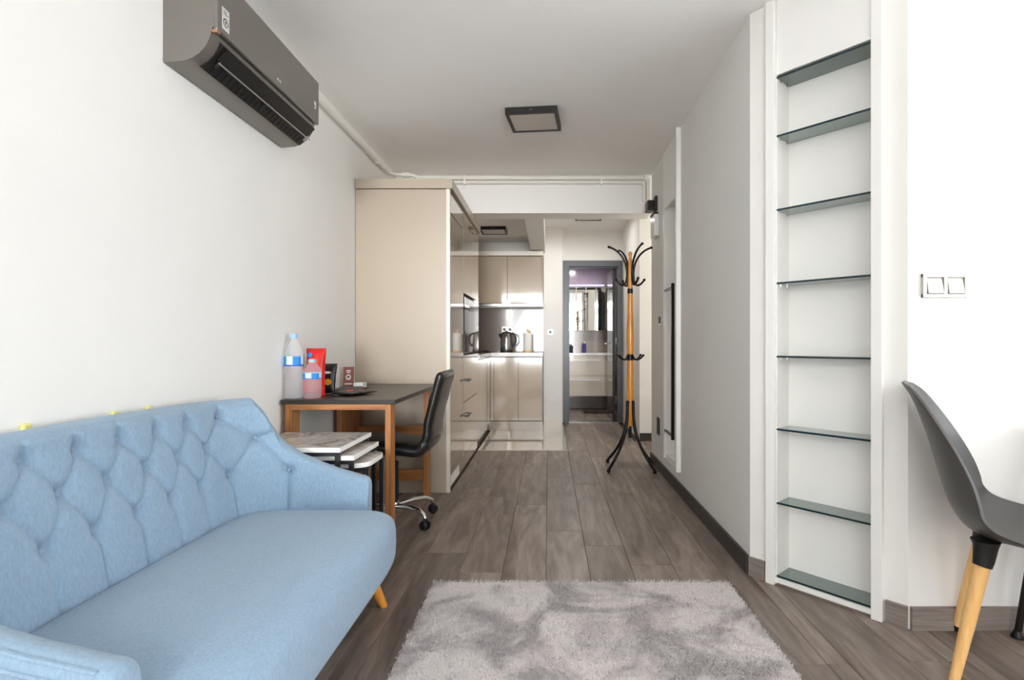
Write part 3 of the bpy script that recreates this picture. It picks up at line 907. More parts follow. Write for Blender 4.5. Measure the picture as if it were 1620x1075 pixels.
# double light switch on the front wall
sw = thing('light_switch', (1.42, 1.912, 1.19), 'silver double rocker light switch on the white wall above the chair', 'switch')
SX0, SX1, SZ0, SZ1 = 1.340, 1.503, 1.192, 1.278
bm = B()
f = 0.014; mid = (SX0 + SX1) / 2
bx(bm, SX0, SX1, 1.900, 1.9117, SZ0, SZ0 + f, 0.002); bx(bm, SX0, SX1, 1.900, 1.9117, SZ1 - f, SZ1, 0.002)
for a, b in ((SX0, SX0 + f), (mid - f / 2, mid + f / 2), (SX1 - f, SX1)):
    bx(bm, a, b, 1.899, 1.9117, SZ0, SZ1, 0.002)
link('frame', bm, 'switch_plate', sw, 0)
for a, b in ((SX0 + f, mid - f / 2), (mid + f / 2, SX1 - f)):
    bm = prism_bm(B(), [(1.9115, SZ0 + f + 0.001), (1.896, SZ0 + f + 0.001), (1.906, SZ1 - f - 0.001), (1.9115, SZ1 - f - 0.001)], a + 0.003, b - 0.002, 'x')
    link('rocker', bm, 'switch_silver', sw, 20)
# yellow pads on the wall over the sofa
for i, (y, z, lb) in enumerate(((1.345, 0.815, 'yellow foam pad on the wall nearest the camera above the sofa'),
                     (1.62, 0.81, 'middle one of three yellow foam pads on the wall above the sofa'),
                     (1.757, 0.81, 'yellow foam pad on the wall above the sofa, farthest from the camera'))):
    o = box('wall_pad', XL + 0.0003, XL + 0.012, y - 0.012, y + 0.012, z - 0.016, z + 0.011, 'yellow_foam', bev=0.005)
    tag(o, lb, 'pad', 'yellow pads on the wall')

# ================================================================== SOFA
CY = 1.5025
sofa = thing('sofa', (-0.95, CY, 0), 'light blue fabric two seat sofa with button tufted back', 'sofa')
HB, RA, XI, XT = 0.567, 0.20, -1.135, -0.735     # half inner length, corner radius, inner back plane, arm tip
SA = HB - RA                    # end of the straight back
SB = SA + RA * pi / 2           # end of the corner arc
SC = SB + (XT - (XI + RA))      # arm tip


def path(s):
    """plan of the inner foot line; returns point and outward normal"""
    a = abs(s); sg = 1 if s >= 0 else -1
    if a <= SA: return Vector((XI, sg * a)), Vector((-1, 0))
    if a <= SB:
        t = (a - SA) / RA
        return Vector((XI + RA - RA * cos(t), sg * (SA + RA * sin(t)))), Vector((-cos(t), sg * sin(t)))
    return Vector((XI + RA + (a - SB), sg * HB)), Vector((0, sg))


HT = [(0.35, 0.816), (0.515, 0.812), (0.54, 0.765), (0.56, 0.705), (0.58, 0.655), (0.60, 0.624), (0.64, 0.582), (0.70, 0.55), (0.78, 0.524), (0.88, 0.498)]
def top_h(s):
    a = abs(s)
    return interp(a, HT) + 0.006 * cos(min(a, 0.4) * 3)
def lean(z):
    t = max(0.0, z - 0.40)
    return 0.09 * (t / 0.4) ** 1.15 * (1 if t > 0 else 0)
TH = 0.062
R1 = [-0.42, -0.274, -0.137, 0, 0.137, 0.274, 0.42]
row1 = [(s, 0.757) for s in R1]
row2 = [(s, 0.662) for s in (-0.515, -0.3425, -0.2055, -0.0685, 0.0685, 0.2055, 0.3425, 0.515)]
row3 = [(s, 0.548) for s in R1] + [(-0.605, 0.53), (0.605, 0.53)]
BUT = row1 + row2 + row3
CRE = []
for s, z in row1:
    CRE.append(((s, z), (s, 0.84)))
    for s2, z2 in row2:
        if abs(abs(s2 - s) - 0.0685) < 0.05: CRE.append(((s, z), (s2, z2)))
for s, z in row3:
    CRE.append(((s, z), (s, 0.38)))
    for s2, z2 in row2:
        if abs(abs(s2 - s) - 0.0685) < 0.04: CRE.append(((s, z), (s2, z2)))
for sg in (-1, 1):
    CRE.append(((sg * 0.515, 0.662), (sg * 0.585, 0.70)))


def tuft(s, z):
    best = 9
    for (a, b) in CRE:
        dx, dz = b[0] - a[0], b[1] - a[1]
        L2 = dx * dx + dz * dz
        t = max(0, min(1, ((s - a[0]) * dx + (z - a[1]) * dz) / L2))
        sagx = 0
        d = sqrt((s - a[0] - t * dx) ** 2 + (z - a[1] - t * dz) ** 2)
        if d < best: best = d
    bd = min((s - a) ** 2 + (z - b) ** 2 for a, b in BUT)
    fade = 1.0 if abs(s) < 0.615 else max(0, 1 - (abs(s) - 0.615) / 0.05)
    return fade * (0.0145 * exp(-best / 0.0075) + 0.022 * exp(-bd / 0.0005))


def section(s):
    """list of (outward offset, z) going up the inner face, over the top and down the outer face"""
    h = top_h(s)
    z0, out = 0.34, []
    N = 74
    r = TH / 2
    for i in range(N + 1):
        z = z0 + (h - r * 0.8 - z0) * i / N
        puff = 0.014 * (1 if abs(s) < 0.56 else max(0.0, 1 - (abs(s) - 0.56) / 0.12))
        out.append((lean(z) + tuft(s, z) - puff, z))
    lt = lean(h)
    for i in range(1, 10):
        a = pi - pi * i / 10
        out.append((lt + r + r * cos(a) - (0.006 if i < 3 else 0), h - r * 0.8 + r * 0.8 * sin(a)))
    for i in range(0, 9):
        z = h - r * 0.8 - (h - r * 0.8 - 0.17) * i / 8
        out.append((TH + lt * (0.35 + 0.65 * (z - 0.17) / (h - 0.17)), z))
    out.append((0.02, 0.17))
    return out


def bucket(name, s0, s1, n, tip=False):
    bm = B(); rows = []
    for i in range(n + 1):
        s = s0 + (s1 - s0) * i / n
        p, nn = path(s)
        rows.append([bm.verts.new((p.x + nn.x * d, CY + p.y + nn.y * d, z)) for d, z in section(s)])
    for a, b in zip(rows, rows[1:]):
        for k in range(len(a) - 1):
            bm.faces.new((a[k], a[k + 1], b[k + 1], b[k]))
    if tip:   # rounded front of the arm
        tipr = rows[-1] if abs(s1) > abs(s0) else rows[0]
        c = Vector((0, 0, 0))
        for v in tipr: c += v.co
        c /= len(tipr)
        prev = tipr
        for q in range(1, 5):
            a = q / 5 * pi / 2
            f = 1 - 0.42 * (1 - cos(a))
            ring = []
            for v in tipr:
                co = v.co.copy()
                co.y = c.y + (co.y - c.y) * f
                co.z = co.z - 0.028 * (1 - cos(a)) * max(0, (co.z - 0.30) / 0.2)
                co.x += 0.028 * sin(a)
                ring.append(bm.verts.new(co))
            for k in range(len(ring) - 1):
                bm.faces.new((prev[k], prev[k + 1], ring[k + 1], ring[k]))
            prev = ring
        bm.faces.new(prev)
    return link(name, bm, 'sofa_fabric', sofa, 60)


back = bucket('backrest', -0.605, 0.605, 320)
bucket('arm', 0.605, SC, 40, True)
nearm = bucket('arm', -SC, -0.605, 40, True)
for s, z in BUT:
    p, nn = path(s)
    d = lean(z) + 0.013
    c = Vector((p.x + nn.x * d, CY + p.y + nn.y * d, z))
    bm = B()
    lathe_bm(bm, [(0.0075, -0.004), (0.0075, 0.0), (0.005, 0.003), (0, 0.004)], (0, 0, 0), 14)
    rot = Vector((0, 0, 1)).rotation_difference(Vector((-nn.x, -nn.y, 0.22)).normalized()).to_matrix().to_4x4()
    bmesh.ops.transform(bm, matrix=Matrix.Translation(c) @ rot, verts=bm.verts[:])
    link('button', bm, 'sofa_button', back)
# piping along the outer top edge of both arms and the arm panel
for sg in (-1, 1):
    for off, dz in ((TH * 0.86, -0.008), (TH + 0.012, -0.030)):
        pts = []
        for i in range(30):
            s = sg * (0.56 + (SC - 0.56) * i / 29)
            p, nn = path(s); h = top_h(s); lt = lean(h)
            d = lt + off - (0.012 if dz < -0.02 else 0)
            pts.append((p.x + nn.x * d, CY + p.y + nn.y * d, h + dz))
        tube('piping', pts, 0.0045, 'sofa_fabric', nearm if sg < 0 else back, 6)


def superbox(bm, c, half, e_plan, e_vert, nu=72, nv=36, crown=0.0):
    def pw(v, e): return (1 if v >= 0 else -1) * abs(v) ** e
    rings = []
    for j in range(nv + 1):
        ph = -pi / 2 + pi * j / nv
        cz, sz = pw(cos(ph), e_vert), pw(sin(ph), e_vert)
        ring = []
        for i in range(nu):
            th = 2 * pi * i / nu
            x, y = pw(cos(th), e_plan), pw(sin(th), e_plan)
            z = sz
            ring.append(bm.verts.new((c[0] + half[0] * cz * x, c[1] + half[1] * cz * y, c[2] + half[2] * z + (crown * (1 - (cz) ** 2) if z > 0 else 0))))
        rings.append(ring)
    for a, b in zip(rings, rings[1:]):
        for i in range(nu):
            bm.faces.new((a[i], a[(i + 1) % nu], b[(i + 1) % nu], b[i]))
    bmesh.ops.remove_doubles(bm, verts=bm.verts[:], dist=1e-5)
    return bm


link('seat_cushion', superbox(B(), (-0.862, CY, 0.295), (0.308, 0.576, 0.128), 0.30, 0.5, crown=0.006), 'sofa_fabric', sofa, 80)
for sx, sy in ((1, 1), (1, -1), (-1, 1), (-1, -1)):
    x, y = (-0.70 if sx > 0 else -1.12), CY + sy * 0.497
    tube('leg', [(x, y, 0.205), (x + sx * 0.028, y + sy * 0.04, 0.10), (x + sx * 0.055, y + sy * 0.078, 0.0)], [0.025, 0.021, 0.0145], 'orange_wood', sofa, 18)
box('base_frame', -1.16, -0.66, CY - 0.53, CY + 0.53, 0.175, 0.235, 'sofa_fabric', sofa, bev=0.02)

# ================================================================== RUG
RX0, RX1, RY0, RY1 = -0.492, 0.770, 0.42, 2.272
rug = thing('rug', (0.14, 1.35, 0), 'soft mottled grey rug on the wooden floor', 'rug')
bm = B(); nx, ny = 90, 130
rr = random.Random(3)
gv = []
for i in range(nx + 1):
    row = []
    for j in range(ny + 1):
        x = RX0 + (RX1 - RX0) * i / nx; y = RY0 + (RY1 - RY0) * j / ny
        e = min(i, nx - i, j, ny - j)
        z = 0.0045 if e == 0 else 0.013 + rr.uniform(-0.002, 0.002)
        if e == 0: x += rr.uniform(-0.002, 0.002); y += rr.uniform(-0.003, 0.003)
        row.append(bm.verts.new((x, y, z)))
    gv.append(row)
for i in range(nx):
    for j in range(ny):
        bm.faces.new((gv[i][j], gv[i + 1][j], gv[i + 1][j + 1], gv[i][j + 1]))
link('backing', bm, 'rug_pile', rug, 80)
vs, fs = [], []
for i in range(70000):
    x = rr.uniform(RX0, RX1); y = rr.uniform(RY0, RY1)
    a = rr.uniform(0, pi); lx, ly = cos(a) * 0.0022, sin(a) * 0.0022
    tx_, ty_ = rr.uniform(-0.007, 0.007), rr.uniform(-0.007, 0.007)
    b0 = len(vs)
    ox, oy, oz = x - 0.14, y - 1.35, 0.011
    vs += [(ox - lx, oy - ly, oz), (ox + lx, oy + ly, oz), (ox + tx_, oy + ty_, oz + rr.uniform(0.006, 0.012))]
    fs.append((b0, b0 + 1, b0 + 2))
me = bpy.data.meshes.new('pile'); me.from_pydata(vs, [], fs); me.materials.append(M['rug_pile'])
po = bpy.data.objects.new('pile', me); COL.objects.link(po); po.parent = rug; po['kind'] = 'stuff'

# ================================================================== DESK AND WHAT STANDS ON IT
dk = thing('desk', (-1.03, 3.12, 0), 'dark topped desk with walnut frame against the left wall', 'desk')
box('desk_top', -1.318, -0.755, 2.61, 3.635, 0.728, 0.75, 'desk_top', dk, bev=0.0015)
for x0, x1, y0, y1 in ((-1.298, -1.266, 2.615, 2.70), (-0.806, -0.778, 2.615, 2.69), (-1.298, -1.266, 3.25, 3.33), (-0.83, -0.80, 3.52, 3.59), (-1.298, -1.266, 3.52, 3.60)):
    box('leg', x0, x1, y0, y1, 0.0, 0.727, 'walnut', dk, bev=0.0015)
box('rail', -1.266, -0.806, 2.615, 2.64, 0.700, 0.727, 'walnut_rail', dk)
box('rail', -1.266, -0.83, 3.53, 3.55, 0.38, 0.48, 'walnut_rail', dk)
box('rail', -1.266, -0.83, 3.53, 3.55, 0.115, 0.19, 'walnut_rail', dk)
box('side_board', -1.296, -1.268, 3.33, 3.52, 0.40, 0.727, 'walnut', dk)

DZT = 0.7505
def bottle(c, r, h, label, segs):
    t = thing('water_bottle', (c[0], c[1], DZT), label, 'bottle', 'water bottles on the desk')
    pr = [(0, 0.004), (r * 0.55, 0.0), (r * 0.9, 0.002), (r, 0.012)]
    n = 9
    for i in range(n):
        z = 0.02 + (h * 0.60 - 0.02) * i / n
        pr += [(r, z), (r * 0.965, z + (h * 0.6 - 0.02) / n * 0.5)]
    pr += [(r, h * 0.60), (r * 0.99, h * 0.66), (r * 0.93, h * 0.73), (r * 0.7, h * 0.82), (r * 0.38, h * 0.895), (r * 0.33, h * 0.92), (r * 0.33, h * 0.945), (0, h * 0.945)]
    lathe('body', pr, (c[0], c[1], DZT), 'water', t, 28, smooth=70)
    lb = lathe('label_band', [(r * 1.012, h * 0.50), (r * 1.012, h * 0.655)], (c[0], c[1], DZT), 'label_white', t, 28)
    bpy.context.view_layer.update()
    for a0, a1, m_ in ((-150, -112, 'label_blue'), (-72, -20, 'label_blue'), (20, 80, 'label_blue')):
        bm = B(); k = 10; lo = []; hi = []
        for i in range(k + 1):
            a = radians(a0 + (a1 - a0) * i / k)
            lo.append(bm.verts.new((c[0] + r * 1.02 * cos(a), c[1] + r * 1.02 * sin(a), DZT + h * 0.503)))
            hi.append(bm.verts.new((c[0] + r * 1.02 * cos(a), c[1] + r * 1.02 * sin(a), DZT + h * 0.652)))
        for i in range(k): bm.faces.new((lo[i], lo[i + 1], hi[i + 1], hi[i]))
        link('label_print', bm, m_, lb)
    lathe('label_stripe', [(r * 1.025, h * 0.502), (r * 1.025, h * 0.525)], (c[0], c[1], DZT), 'label_navy', lb, 28)
    lathe('cap', [(r * 0.37, h * 0.93), (r * 0.39, h * 0.935), (r * 0.39, h * 0.99), (r * 0.35, h), (0, h)], (c[0], c[1], DZT), 'cap_blue', t, 18)
bottle((-1.284, 2.675), 0.0445, 0.325, 'tall clear water bottle with blue label on the desk', 28)
bottle((-1.190, 2.672), 0.043, 0.197, 'short clear water bottle with blue label beside the tall one', 28)


def pouch(name, c, wx, hz, th, m, rotz, lean_, label, marks=(), flat=False):
    t = thing(name, c, label, 'snack bag')
    bm = B(); n, k = 12, 14
    fr_, bk = [], []
    rr2 = random.Random(len(label))
    for i in range(n + 1):
        u = i / n * 2 - 1; ra, rb = [], []
        for j in range(k + 1):
            v = j / k
            bul = th * max(0, (1 - u * u)) ** 0.5 * max(0, 1 - (2 * v - 1) ** 4) ** 0.7 + 0.001
            wv = rr2.uniform(-0.0015, 0.0015)
            ra.append(bm.verts.new((u * wx / 2 * (1 - 0.06 * sin(pi * v)), -bul + wv, v * hz)))
            rb.append(bm.verts.new((u * wx / 2 * (1 - 0.06 * sin(pi * v)), bul + wv, v * hz)))
        fr_.append(ra); bk.append(rb)
    for g, fl_ in ((fr_, 0), (bk, 1)):
        for i in range(n):
            for j in range(k):
                q = (g[i][j], g[i + 1][j], g[i + 1][j + 1], g[i][j + 1])
                bm.faces.new(q if not fl_ else q[::-1])
    for j in range(k):
        bm.faces.new((fr_[0][j], fr_[0][j + 1], bk[0][j + 1], bk[0][j])); bm.faces.new((fr_[n][j + 1], fr_[n][j], bk[n][j], bk[n][j + 1]))
    for i in range(n):
        bm.faces.new((fr_[i][0], bk[i][0], bk[i + 1][0], fr_[i + 1][0])); bm.faces.new((fr_[i][k], fr_[i + 1][k], bk[i + 1][k], bk[i][k]))
    link('bag', bm, m, t, 60, local=True)
    for (mx_, mz, rx, rz_, mm) in marks:
        bm = B()
        ring = [(mx_ + rx * cos(2 * pi * q / 14), mz + rz_ * sin(2 * pi * q / 14)) for q in range(14)]
        prism_bm(bm, ring, -th - 0.003, -th * 0.6, 'y')
        link('print', bm, mm, t, local=True)
    t.rotation_euler = (lean_, 0, rotz)
    return t


pouch('snack_bag', (-1.228, 2.79, DZT + 0.002), 0.10, 0.25, 0.028, 'bag_red', radians(8), radians(-6), 'upright red snack bag behind the water bottles',
      ((-0.012, 0.178, 0.024, 0.016, 'chip_orange'), (-0.024, 0.212, 0.012, 0.014, 'label_blue')))
pouch('snack_bag', (-1.225, 2.925, DZT + 0.002), 0.10, 0.165, 0.022, 'bag_black', radians(-8), radians(-10), 'upright black snack bag with an orange chip picture',
      ((0.016, 0.06, 0.018, 0.018, 'chip_orange'), (0.008, 0.112, 0.02, 0.007, 'paper'), (-0.036, 0.06, 0.010, 0.03, 'bag_red')))
pouch('snack_bag', (-1.10, 2.79, DZT + 0.0135), 0.17, 0.19, 0.011, 'bag_black', radians(-24), radians(-90), 'black snack packet lying flat on the desk',
      ((0.02, 0.05, 0.02, 0.02, 'bag_red'),))
pouch('snack_bag', (-1.155, 2.975, DZT + 0.0125), 0.15, 0.20, 0.010, 'bag_black', radians(-4), radians(-90), 'black snack packet lying flat in front of the brown card')
cs = thing('table_card', (-1.268, 3.36, DZT), 'small brown card with a white cup emblem propped on the desk', 'card')
box('card', -0.032, 0.032, -0.003, 0.003, 0, 0.128, 'card_brown', cs, local=True)
bm = B()
lathe_tmp = [(0.016 * cos(2 * pi * q / 18), 0.062 + 0.018 * sin(2 * pi * q / 18)) for q in range(18)]
prism_bm(bm, lathe_tmp, -0.0042, -0.003, 'y')
bx(bm, -0.010, 0.010, -0.0042, -0.003, 0.088, 0.094); bx(bm, -0.013, 0.013, -0.0042, -0.003, 0.099, 0.107); bx(bm, -0.022, 0.022, -0.0042, -0.003, 0.016, 0.024)
link('cup_emblem', bm, 'paper', cs, local=True)
bm = B()
prism_bm(bm, [(0.009 * cos(2 * pi * q / 14), 0.064 + 0.009 * sin(2 * pi * q / 14)) for q in range(14)], -0.0048, -0.0042, 'y')
link('emblem_centre', bm, 'card_brown', cs, local=True)
cs.rotation_euler = (radians(-6), 0, radians(8))
tag(box('paper_box', -1.215, -1.155, 3.30, 3.37, DZT, DZT + 0.03, 'paper', bev=0.002), 'small white box lying at the back of the desk', 'box')

# ================================================================== NESTING TABLES
def nest(name, x0, x1, y0, y1, z, label, rounded=False):
    t = thing('nesting_table', ((x0 + x1) / 2, (y0 + y1) / 2, 0), label, 'side table', 'marble topped nesting tables')
    if rounded:
        r = 0.06; poly = [(x0, y0)]
        for cx, cy, a0 in ((x1 - r, y0 + r, -90), (x1 - r, y1 - r, 0)):
            poly += [(cx + r * cos(radians(a0 + d)), cy + r * sin(radians(a0 + d))) for d in range(0, 91, 15)]
        poly += [(x0, y1)]
    else:
        poly = [(x0, y0), (x1, y0), (x1, y1), (x0, y1)]
    c = Vector((sum(p[0] for p in poly) / len(poly), sum(p[1] for p in poly) / len(poly)))
    link('top', prism_bm(B(), poly, z - 0.014, z), 'marble', t, 30)
    ring = B()
    big = [(p[0] + (0.003 if p[0] > c.x else -0.003), p[1] + (0.003 if p[1] > c.y else -0.003)) for p in poly]
    n = len(poly)
    lo_o = [ring.verts.new((p[0], p[1], z - 0.02)) for p in big]; hi_o = [ring.verts.new((p[0], p[1], z - 0.001)) for p in big]
    lo_i = [ring.verts.new((p[0], p[1], z - 0.02)) for p in poly]; hi_i = [ring.verts.new((p[0], p[1], z - 0.001)) for p in poly]
    for i in range(n):
        j = (i + 1) % n
        ring.faces.new((lo_o[i], lo_o[j], hi_o[j], hi_o[i])); ring.faces.new((hi_o[i], hi_o[j], hi_i[j], hi_i[i]))
        ring.faces.new((hi_i[i], hi_i[j], lo_i[j], lo_i[i])); ring.faces.new((lo_i[i], lo_i[j], lo_o[j], lo_o[i]))
    link('edge_band', ring, 'white_lacquer', t, 30)
    i = 0.005
    bm = B(); q = 0.018; zt = z - 0.02
    bx(bm, x0 + i, x1 - i, y0 + i, y0 + i + q, zt - q, zt); bx(bm, x0 + i, x1 - i, y1 - i - q, y1 - i, zt - q, zt)
    bx(bm, x0 + i, x0 + i + q, y0 + i + q, y1 - i - q, zt - q, zt)
    link('frame', bm, 'iron', t)
    for lx in (x0 + i, x1 - i - q):
        for ly in (y0 + i, y1 - i - q):
            box('leg', lx, lx + q, ly, ly + q, 0.0, zt - q, 'iron', t)
            if lx > c.x and ly > c.y:
                box('leg_trim', lx + q, lx + q + 0.003, ly, ly + q, 0.0, zt - q, 'chrome', t)
    return t
nest('a', -1.29, -0.872, 2.215, 2.60, 0.593, 'tallest marble topped nesting table beside the sofa arm')
nest('b', -1.235, -0.826, 2.247, 2.568, 0.553, 'middle marble topped nesting table under the tallest one')
nest('c', -1.165, -0.780, 2.279, 2.536, 0.513, 'lowest nesting table with rounded corners beside the desk leg', True)

# ================================================================== OFFICE CHAIR
ox, oy = -0.897, 3.06
oc = thing('office_chair', (ox, oy, 0), 'black leather swivel chair with chrome base tucked under the desk', 'chair')
prof = [(-0.26, 0.445), (-0.10, 0.455), (0.08, 0.445), (0.185, 0.44), (0.225, 0.50), (0.24, 0.60), (0.275, 0.74), (0.31, 0.868)]


def pad_strip(bm, prof, half, th, n=26, ribs=0):
    """upholstered strip following prof (x,z) with given half width and thickness"""
    pts = []
    for i in range(n + 1):
        u = i / n * (len(prof) - 1); k = min(int(u), len(prof) - 2); t = u - k
        p0 = prof[max(k - 1, 0)]; p1 = prof[k]; p2 = prof[k + 1]; p3 = prof[min(k + 2, len(prof) - 1)]
        f = lambda a, b, c, d: 0.5 * ((2 * b) + (-a + c) * t + (2 * a - 5 * b + 4 * c - d) * t * t + (-a + 3 * b - 3 * c + d) * t ** 3)
        pts.append(Vector((f(p0[0], p1[0], p2[0], p3[0]), 0, f(p0[1], p1[1], p2[1], p3[1]))))
    rings = []
    m = 28
    for i, p in enumerate(pts):
        d = (pts[min(i + 1, n)] - pts[max(i - 1, 0)]).normalized()
        nrm = Vector((-d.z, 0, d.x))
        e = min(i, n - i)
        sc_ = 1.0 if e > 2 else (0.45, 0.78, 0.93)[e]
        wv = (half - 0.0) * (1.0 if e > 1 else (0.93, 0.985)[e])
        rib = 1.0 - (0.10 * (0.5 + 0.5 * cos(i / n * 2 * pi * ribs)) if ribs else 0)
        ring = []
        for q in range(m):
            a = 2 * pi * q / m
            ca, sa = cos(a), sin(a)
            y = (1 if ca >= 0 else -1) * abs(ca) ** 0.45 * wv
            h = (1 if sa >= 0 else -1) * abs(sa) ** 0.6 * th / 2 * sc_ * rib
            ring.append(bm.verts.new(p + Vector((0, y, 0)) + nrm * h))
        rings.append(ring)
    for a, b in zip(rings, rings[1:]):
        for q in range(m):
            bm.faces.new((a[q], a[(q + 1) % m], b[(q + 1) % m], b[q]))
    bm.faces.new(rings[0][::-1]); bm.faces.new(rings[-1])
    return bm


bm = pad_strip(B(), prof[:5], 0.20, 0.075, 20); link('seat', bm, 'leather', oc, 70, local=True)
bm = pad_strip(B(), [(0.165, 0.42)] + prof[4:], 0.19, 0.06, 44, 5); link('backrest', bm, 'leather', oc, 70, local=True)
lathe('gas_lift', [(0.024, 0.40), (0.024, 0.385), (0.016, 0.38), (0.016, 0.345), (0.031, 0.34), (0.033, 0.14), (0.028, 0.12)][::-1], (0, 0, 0), 'black_plastic', oc, 20, local=True)
lathe('hub', [(0.036, 0.06), (0.04, 0.075), (0.036, 0.118), (0.028, 0.122)], (0, 0, 0), 'chrome', oc, 20, local=True)
box('tilt_plate', -0.09, 0.09, -0.06, 0.06, 0.395, 0.418, 'black_plastic', oc, local=True, bev=0.005)
tube('lever', [(0.0, -0.05, 0.395), (0.05, -0.14, 0.385), (0.07, -0.16, 0.375)], [0.006, 0.006, 0.011], 'black_plastic', oc, 8, local=True)
for q in range(5):
    a = radians(-32 + 72 * q)
    dx, dy = cos(a), sin(a)
    arm_ = tube('base_arm', [(dx * 0.03, dy * 0.03, 0.095), (dx * 0.12, dy * 0.12, 0.105), (dx * 0.20, dy * 0.20, 0.10), (dx * 0.245, dy * 0.245, 0.08), (dx * 0.255, dy * 0.255, 0.062)], [0.017, 0.016, 0.014, 0.013, 0.010], 'chrome', oc, 12, local=True)
    bm = B()
    px_, py_ = dx * 0.255, dy * 0.255
    for sd in (-1, 1):
        tube_bm(bm, [(px_ - dy * sd * 0.006, py_ + dx * sd * 0.006, 0.0275), (px_ - dy * sd * 0.012, py_ + dx * sd * 0.012, 0.0275), (px_ - dy * sd * 0.024, py_ + dx * sd * 0.024, 0.0275)], [0.027, 0.027, 0.021], 18)
    tube_bm(bm, [(px_ - dy * 0.008, py_ + dx * 0.008, 0.0275), (px_ + dy * 0.008, py_ - dx * 0.008, 0.0275)], 0.016, 12)
    tube_bm(bm, [(px_, py_, 0.03), (px_, py_, 0.066)], 0.008, 10)
    link('caster', bm, 'black_plastic', oc, local=True)

# ================================================================== COAT RACK
cx, cy = 0.672, 4.375
cr = thing('coat_rack', (cx, cy, 0), 'orange wood coat rack with curved black metal hooks and feet', 'coat rack')
lathe('lower_pole', [(0.0, 0.345), (0.019, 0.345), (0.021, 0.36), (0.024, 0.52), (0.027, 0.56), (0.028, 0.72), (0.026, 0.86), (0.024, 0.885)], (cx, cy, 0), 'orange_wood', cr, 22)
lathe('upper_pole', [(0.023, 0.935), (0.027, 0.96), (0.031, 1.06), (0.026, 1.2), (0.022, 1.32), (0.022, 1.435)], (cx, cy, 0), 'orange_wood', cr, 22)
lathe('top_pole', [(0.021, 1.475), (0.021, 1.56), (0.018, 1.68), (0.014, 1.725), (0.011, 1.735), (0.016, 1.75), (0.015, 1.772), (0.006, 1.782), (0, 1.783)], (cx, cy, 0), 'orange_wood', cr, 22)
lathe('joint_band', [(0.0242, 0.885), (0.0242, 0.935)], (cx, cy, 0), 'black_metal', cr, 22)
lathe('joint_band', [(0.0225, 1.435), (0.0225, 1.475)], (cx, cy, 0), 'black_metal', cr, 22)
lathe('foot_core', [(0.0, 0.25), (0.012, 0.25), (0.012, 0.345)], (cx, cy, 0), 'black_metal', cr, 14)
for q in range(4):
    a = radians(40 + 90 * q); dx, dy = cos(a), sin(a)
    P = lambda r, z: (cx + dx * r, cy + dy * r, z)
    pts = bez(P(0.033, 0.53), P(0.034, 0.35), P(0.055, 0.21), P(0.25, 0.03), 16)
    pts = [P(0.031, 0.545)] + [p for p in pts]
    ft = tube('foot_leg', pts, 0.0115, 'black_metal', cr, 10)
    bm = B(); lathe_bm(bm, [(0, 0), (0.009, 0.001), (0.0145, 0.008), (0.0155, 0.016), (0.0145, 0.024), (0.009, 0.031), (0, 0.032)], P(0.255, 0.0), 14)
    link('foot_ball', bm, 'black_metal', ft)
    bm = B(); lathe_bm(bm, [(0, -0.014), (0.010, -0.010), (0.014, 0), (0.010, 0.010), (0, 0.014)], P(0.03, 0.545), 12); link('leg_knob', bm, 'black_metal', ft)
for q in range(4):
    a = radians(5 + 90 * q + (18 if q % 2 else 0)); dx, dy = cos(a), sin(a)
    P = lambda r, z: (cx + dx * r, cy + dy * r, z)
    pts = bez(P(0.175, 1.815), P(0.12, 1.80), P(0.03, 1.74), P(0.028, 1.60), 12) + bez(P(0.028, 1.60), P(0.028, 1.50), P(0.06, 1.47), P(0.115, 1.545), 12)[1:]
    hk = tube('hook', pts, 0.0085, 'black_metal', cr, 10)
    for rr_, zz in ((0.178, 1.816), (0.118, 1.55)):
        bm = B(); lathe_bm(bm, [(0, -0.012), (0.009, -0.008), (0.0125, 0), (0.009, 0.008), (0, 0.012)], P(rr_, zz), 12); link('hook_ball', bm, 'black_metal', hk)
    a += radians(30); dx, dy = cos(a), sin(a)
    P = lambda r, z: (cx + dx * r, cy + dy * r, z)
    hk = tube('hook', [P(0.02, 0.935)] + bez(P(0.026, 0.92), P(0.04, 0.88), P(0.08, 0.885), P(0.115, 0.925), 10), 0.0075, 'black_metal', cr, 10)
    bm = B(); lathe_bm(bm, [(0, -0.011), (0.008, -0.007), (0.0115, 0), (0.008, 0.007), (0, 0.011)], P(0.118, 0.928), 12); link('hook_ball', bm, 'black_metal', hk)

# ================================================================== DINING CHAIR AND TABLE
FA = math.atan2(-0.626, 0.78)
ch = thing('dining_chair', (1.477, 1.622, 0), 'grey plastic shell dining chair with wooden legs by the white wall', 'chair', rotz=FA)
SP = [(0.235, 0.425, 0.195, 0.000, 0.0), (0.20, 0.438, 0.215, 0.008, 0.0), (0.10, 0.437, 0.230, 0.030, 0.0), (0.0, 0.430, 0.235, 0.045, 0.0), (-0.09, 0.432, 0.235, 0.062, 0.01),
      (-0.155, 0.455, 0.235, 0.070, 0.04), (-0.195, 0.51, 0.230, 0.055, 0.07), (-0.222, 0.59, 0.208, 0.03, 0.08), (-0.245, 0.68, 0.180, 0.012, 0.07), (-0.272, 0.77, 0.152, 0.004, 0.05),
      (-0.302, 0.85, 0.115, 0.0, 0.03), (-0.322, 0.885, 0.08, 0.0, 0.015), (-0.33, 0.897, 0.035, 0.0, 0.006)]


def cat(vals, u):
    k = min(int(u), len(vals) - 2); t = u - k
    a, b, c, d = vals[max(k - 1, 0)], vals[k], vals[k + 1], vals[min(k + 2, len(vals) - 1)]
    return 0.5 * ((2 * b) + (-a + c) * t + (2 * a - 5 * b + 4 * c - d) * t * t + (-a + 3 * b - 3 * c + d) * t ** 3)


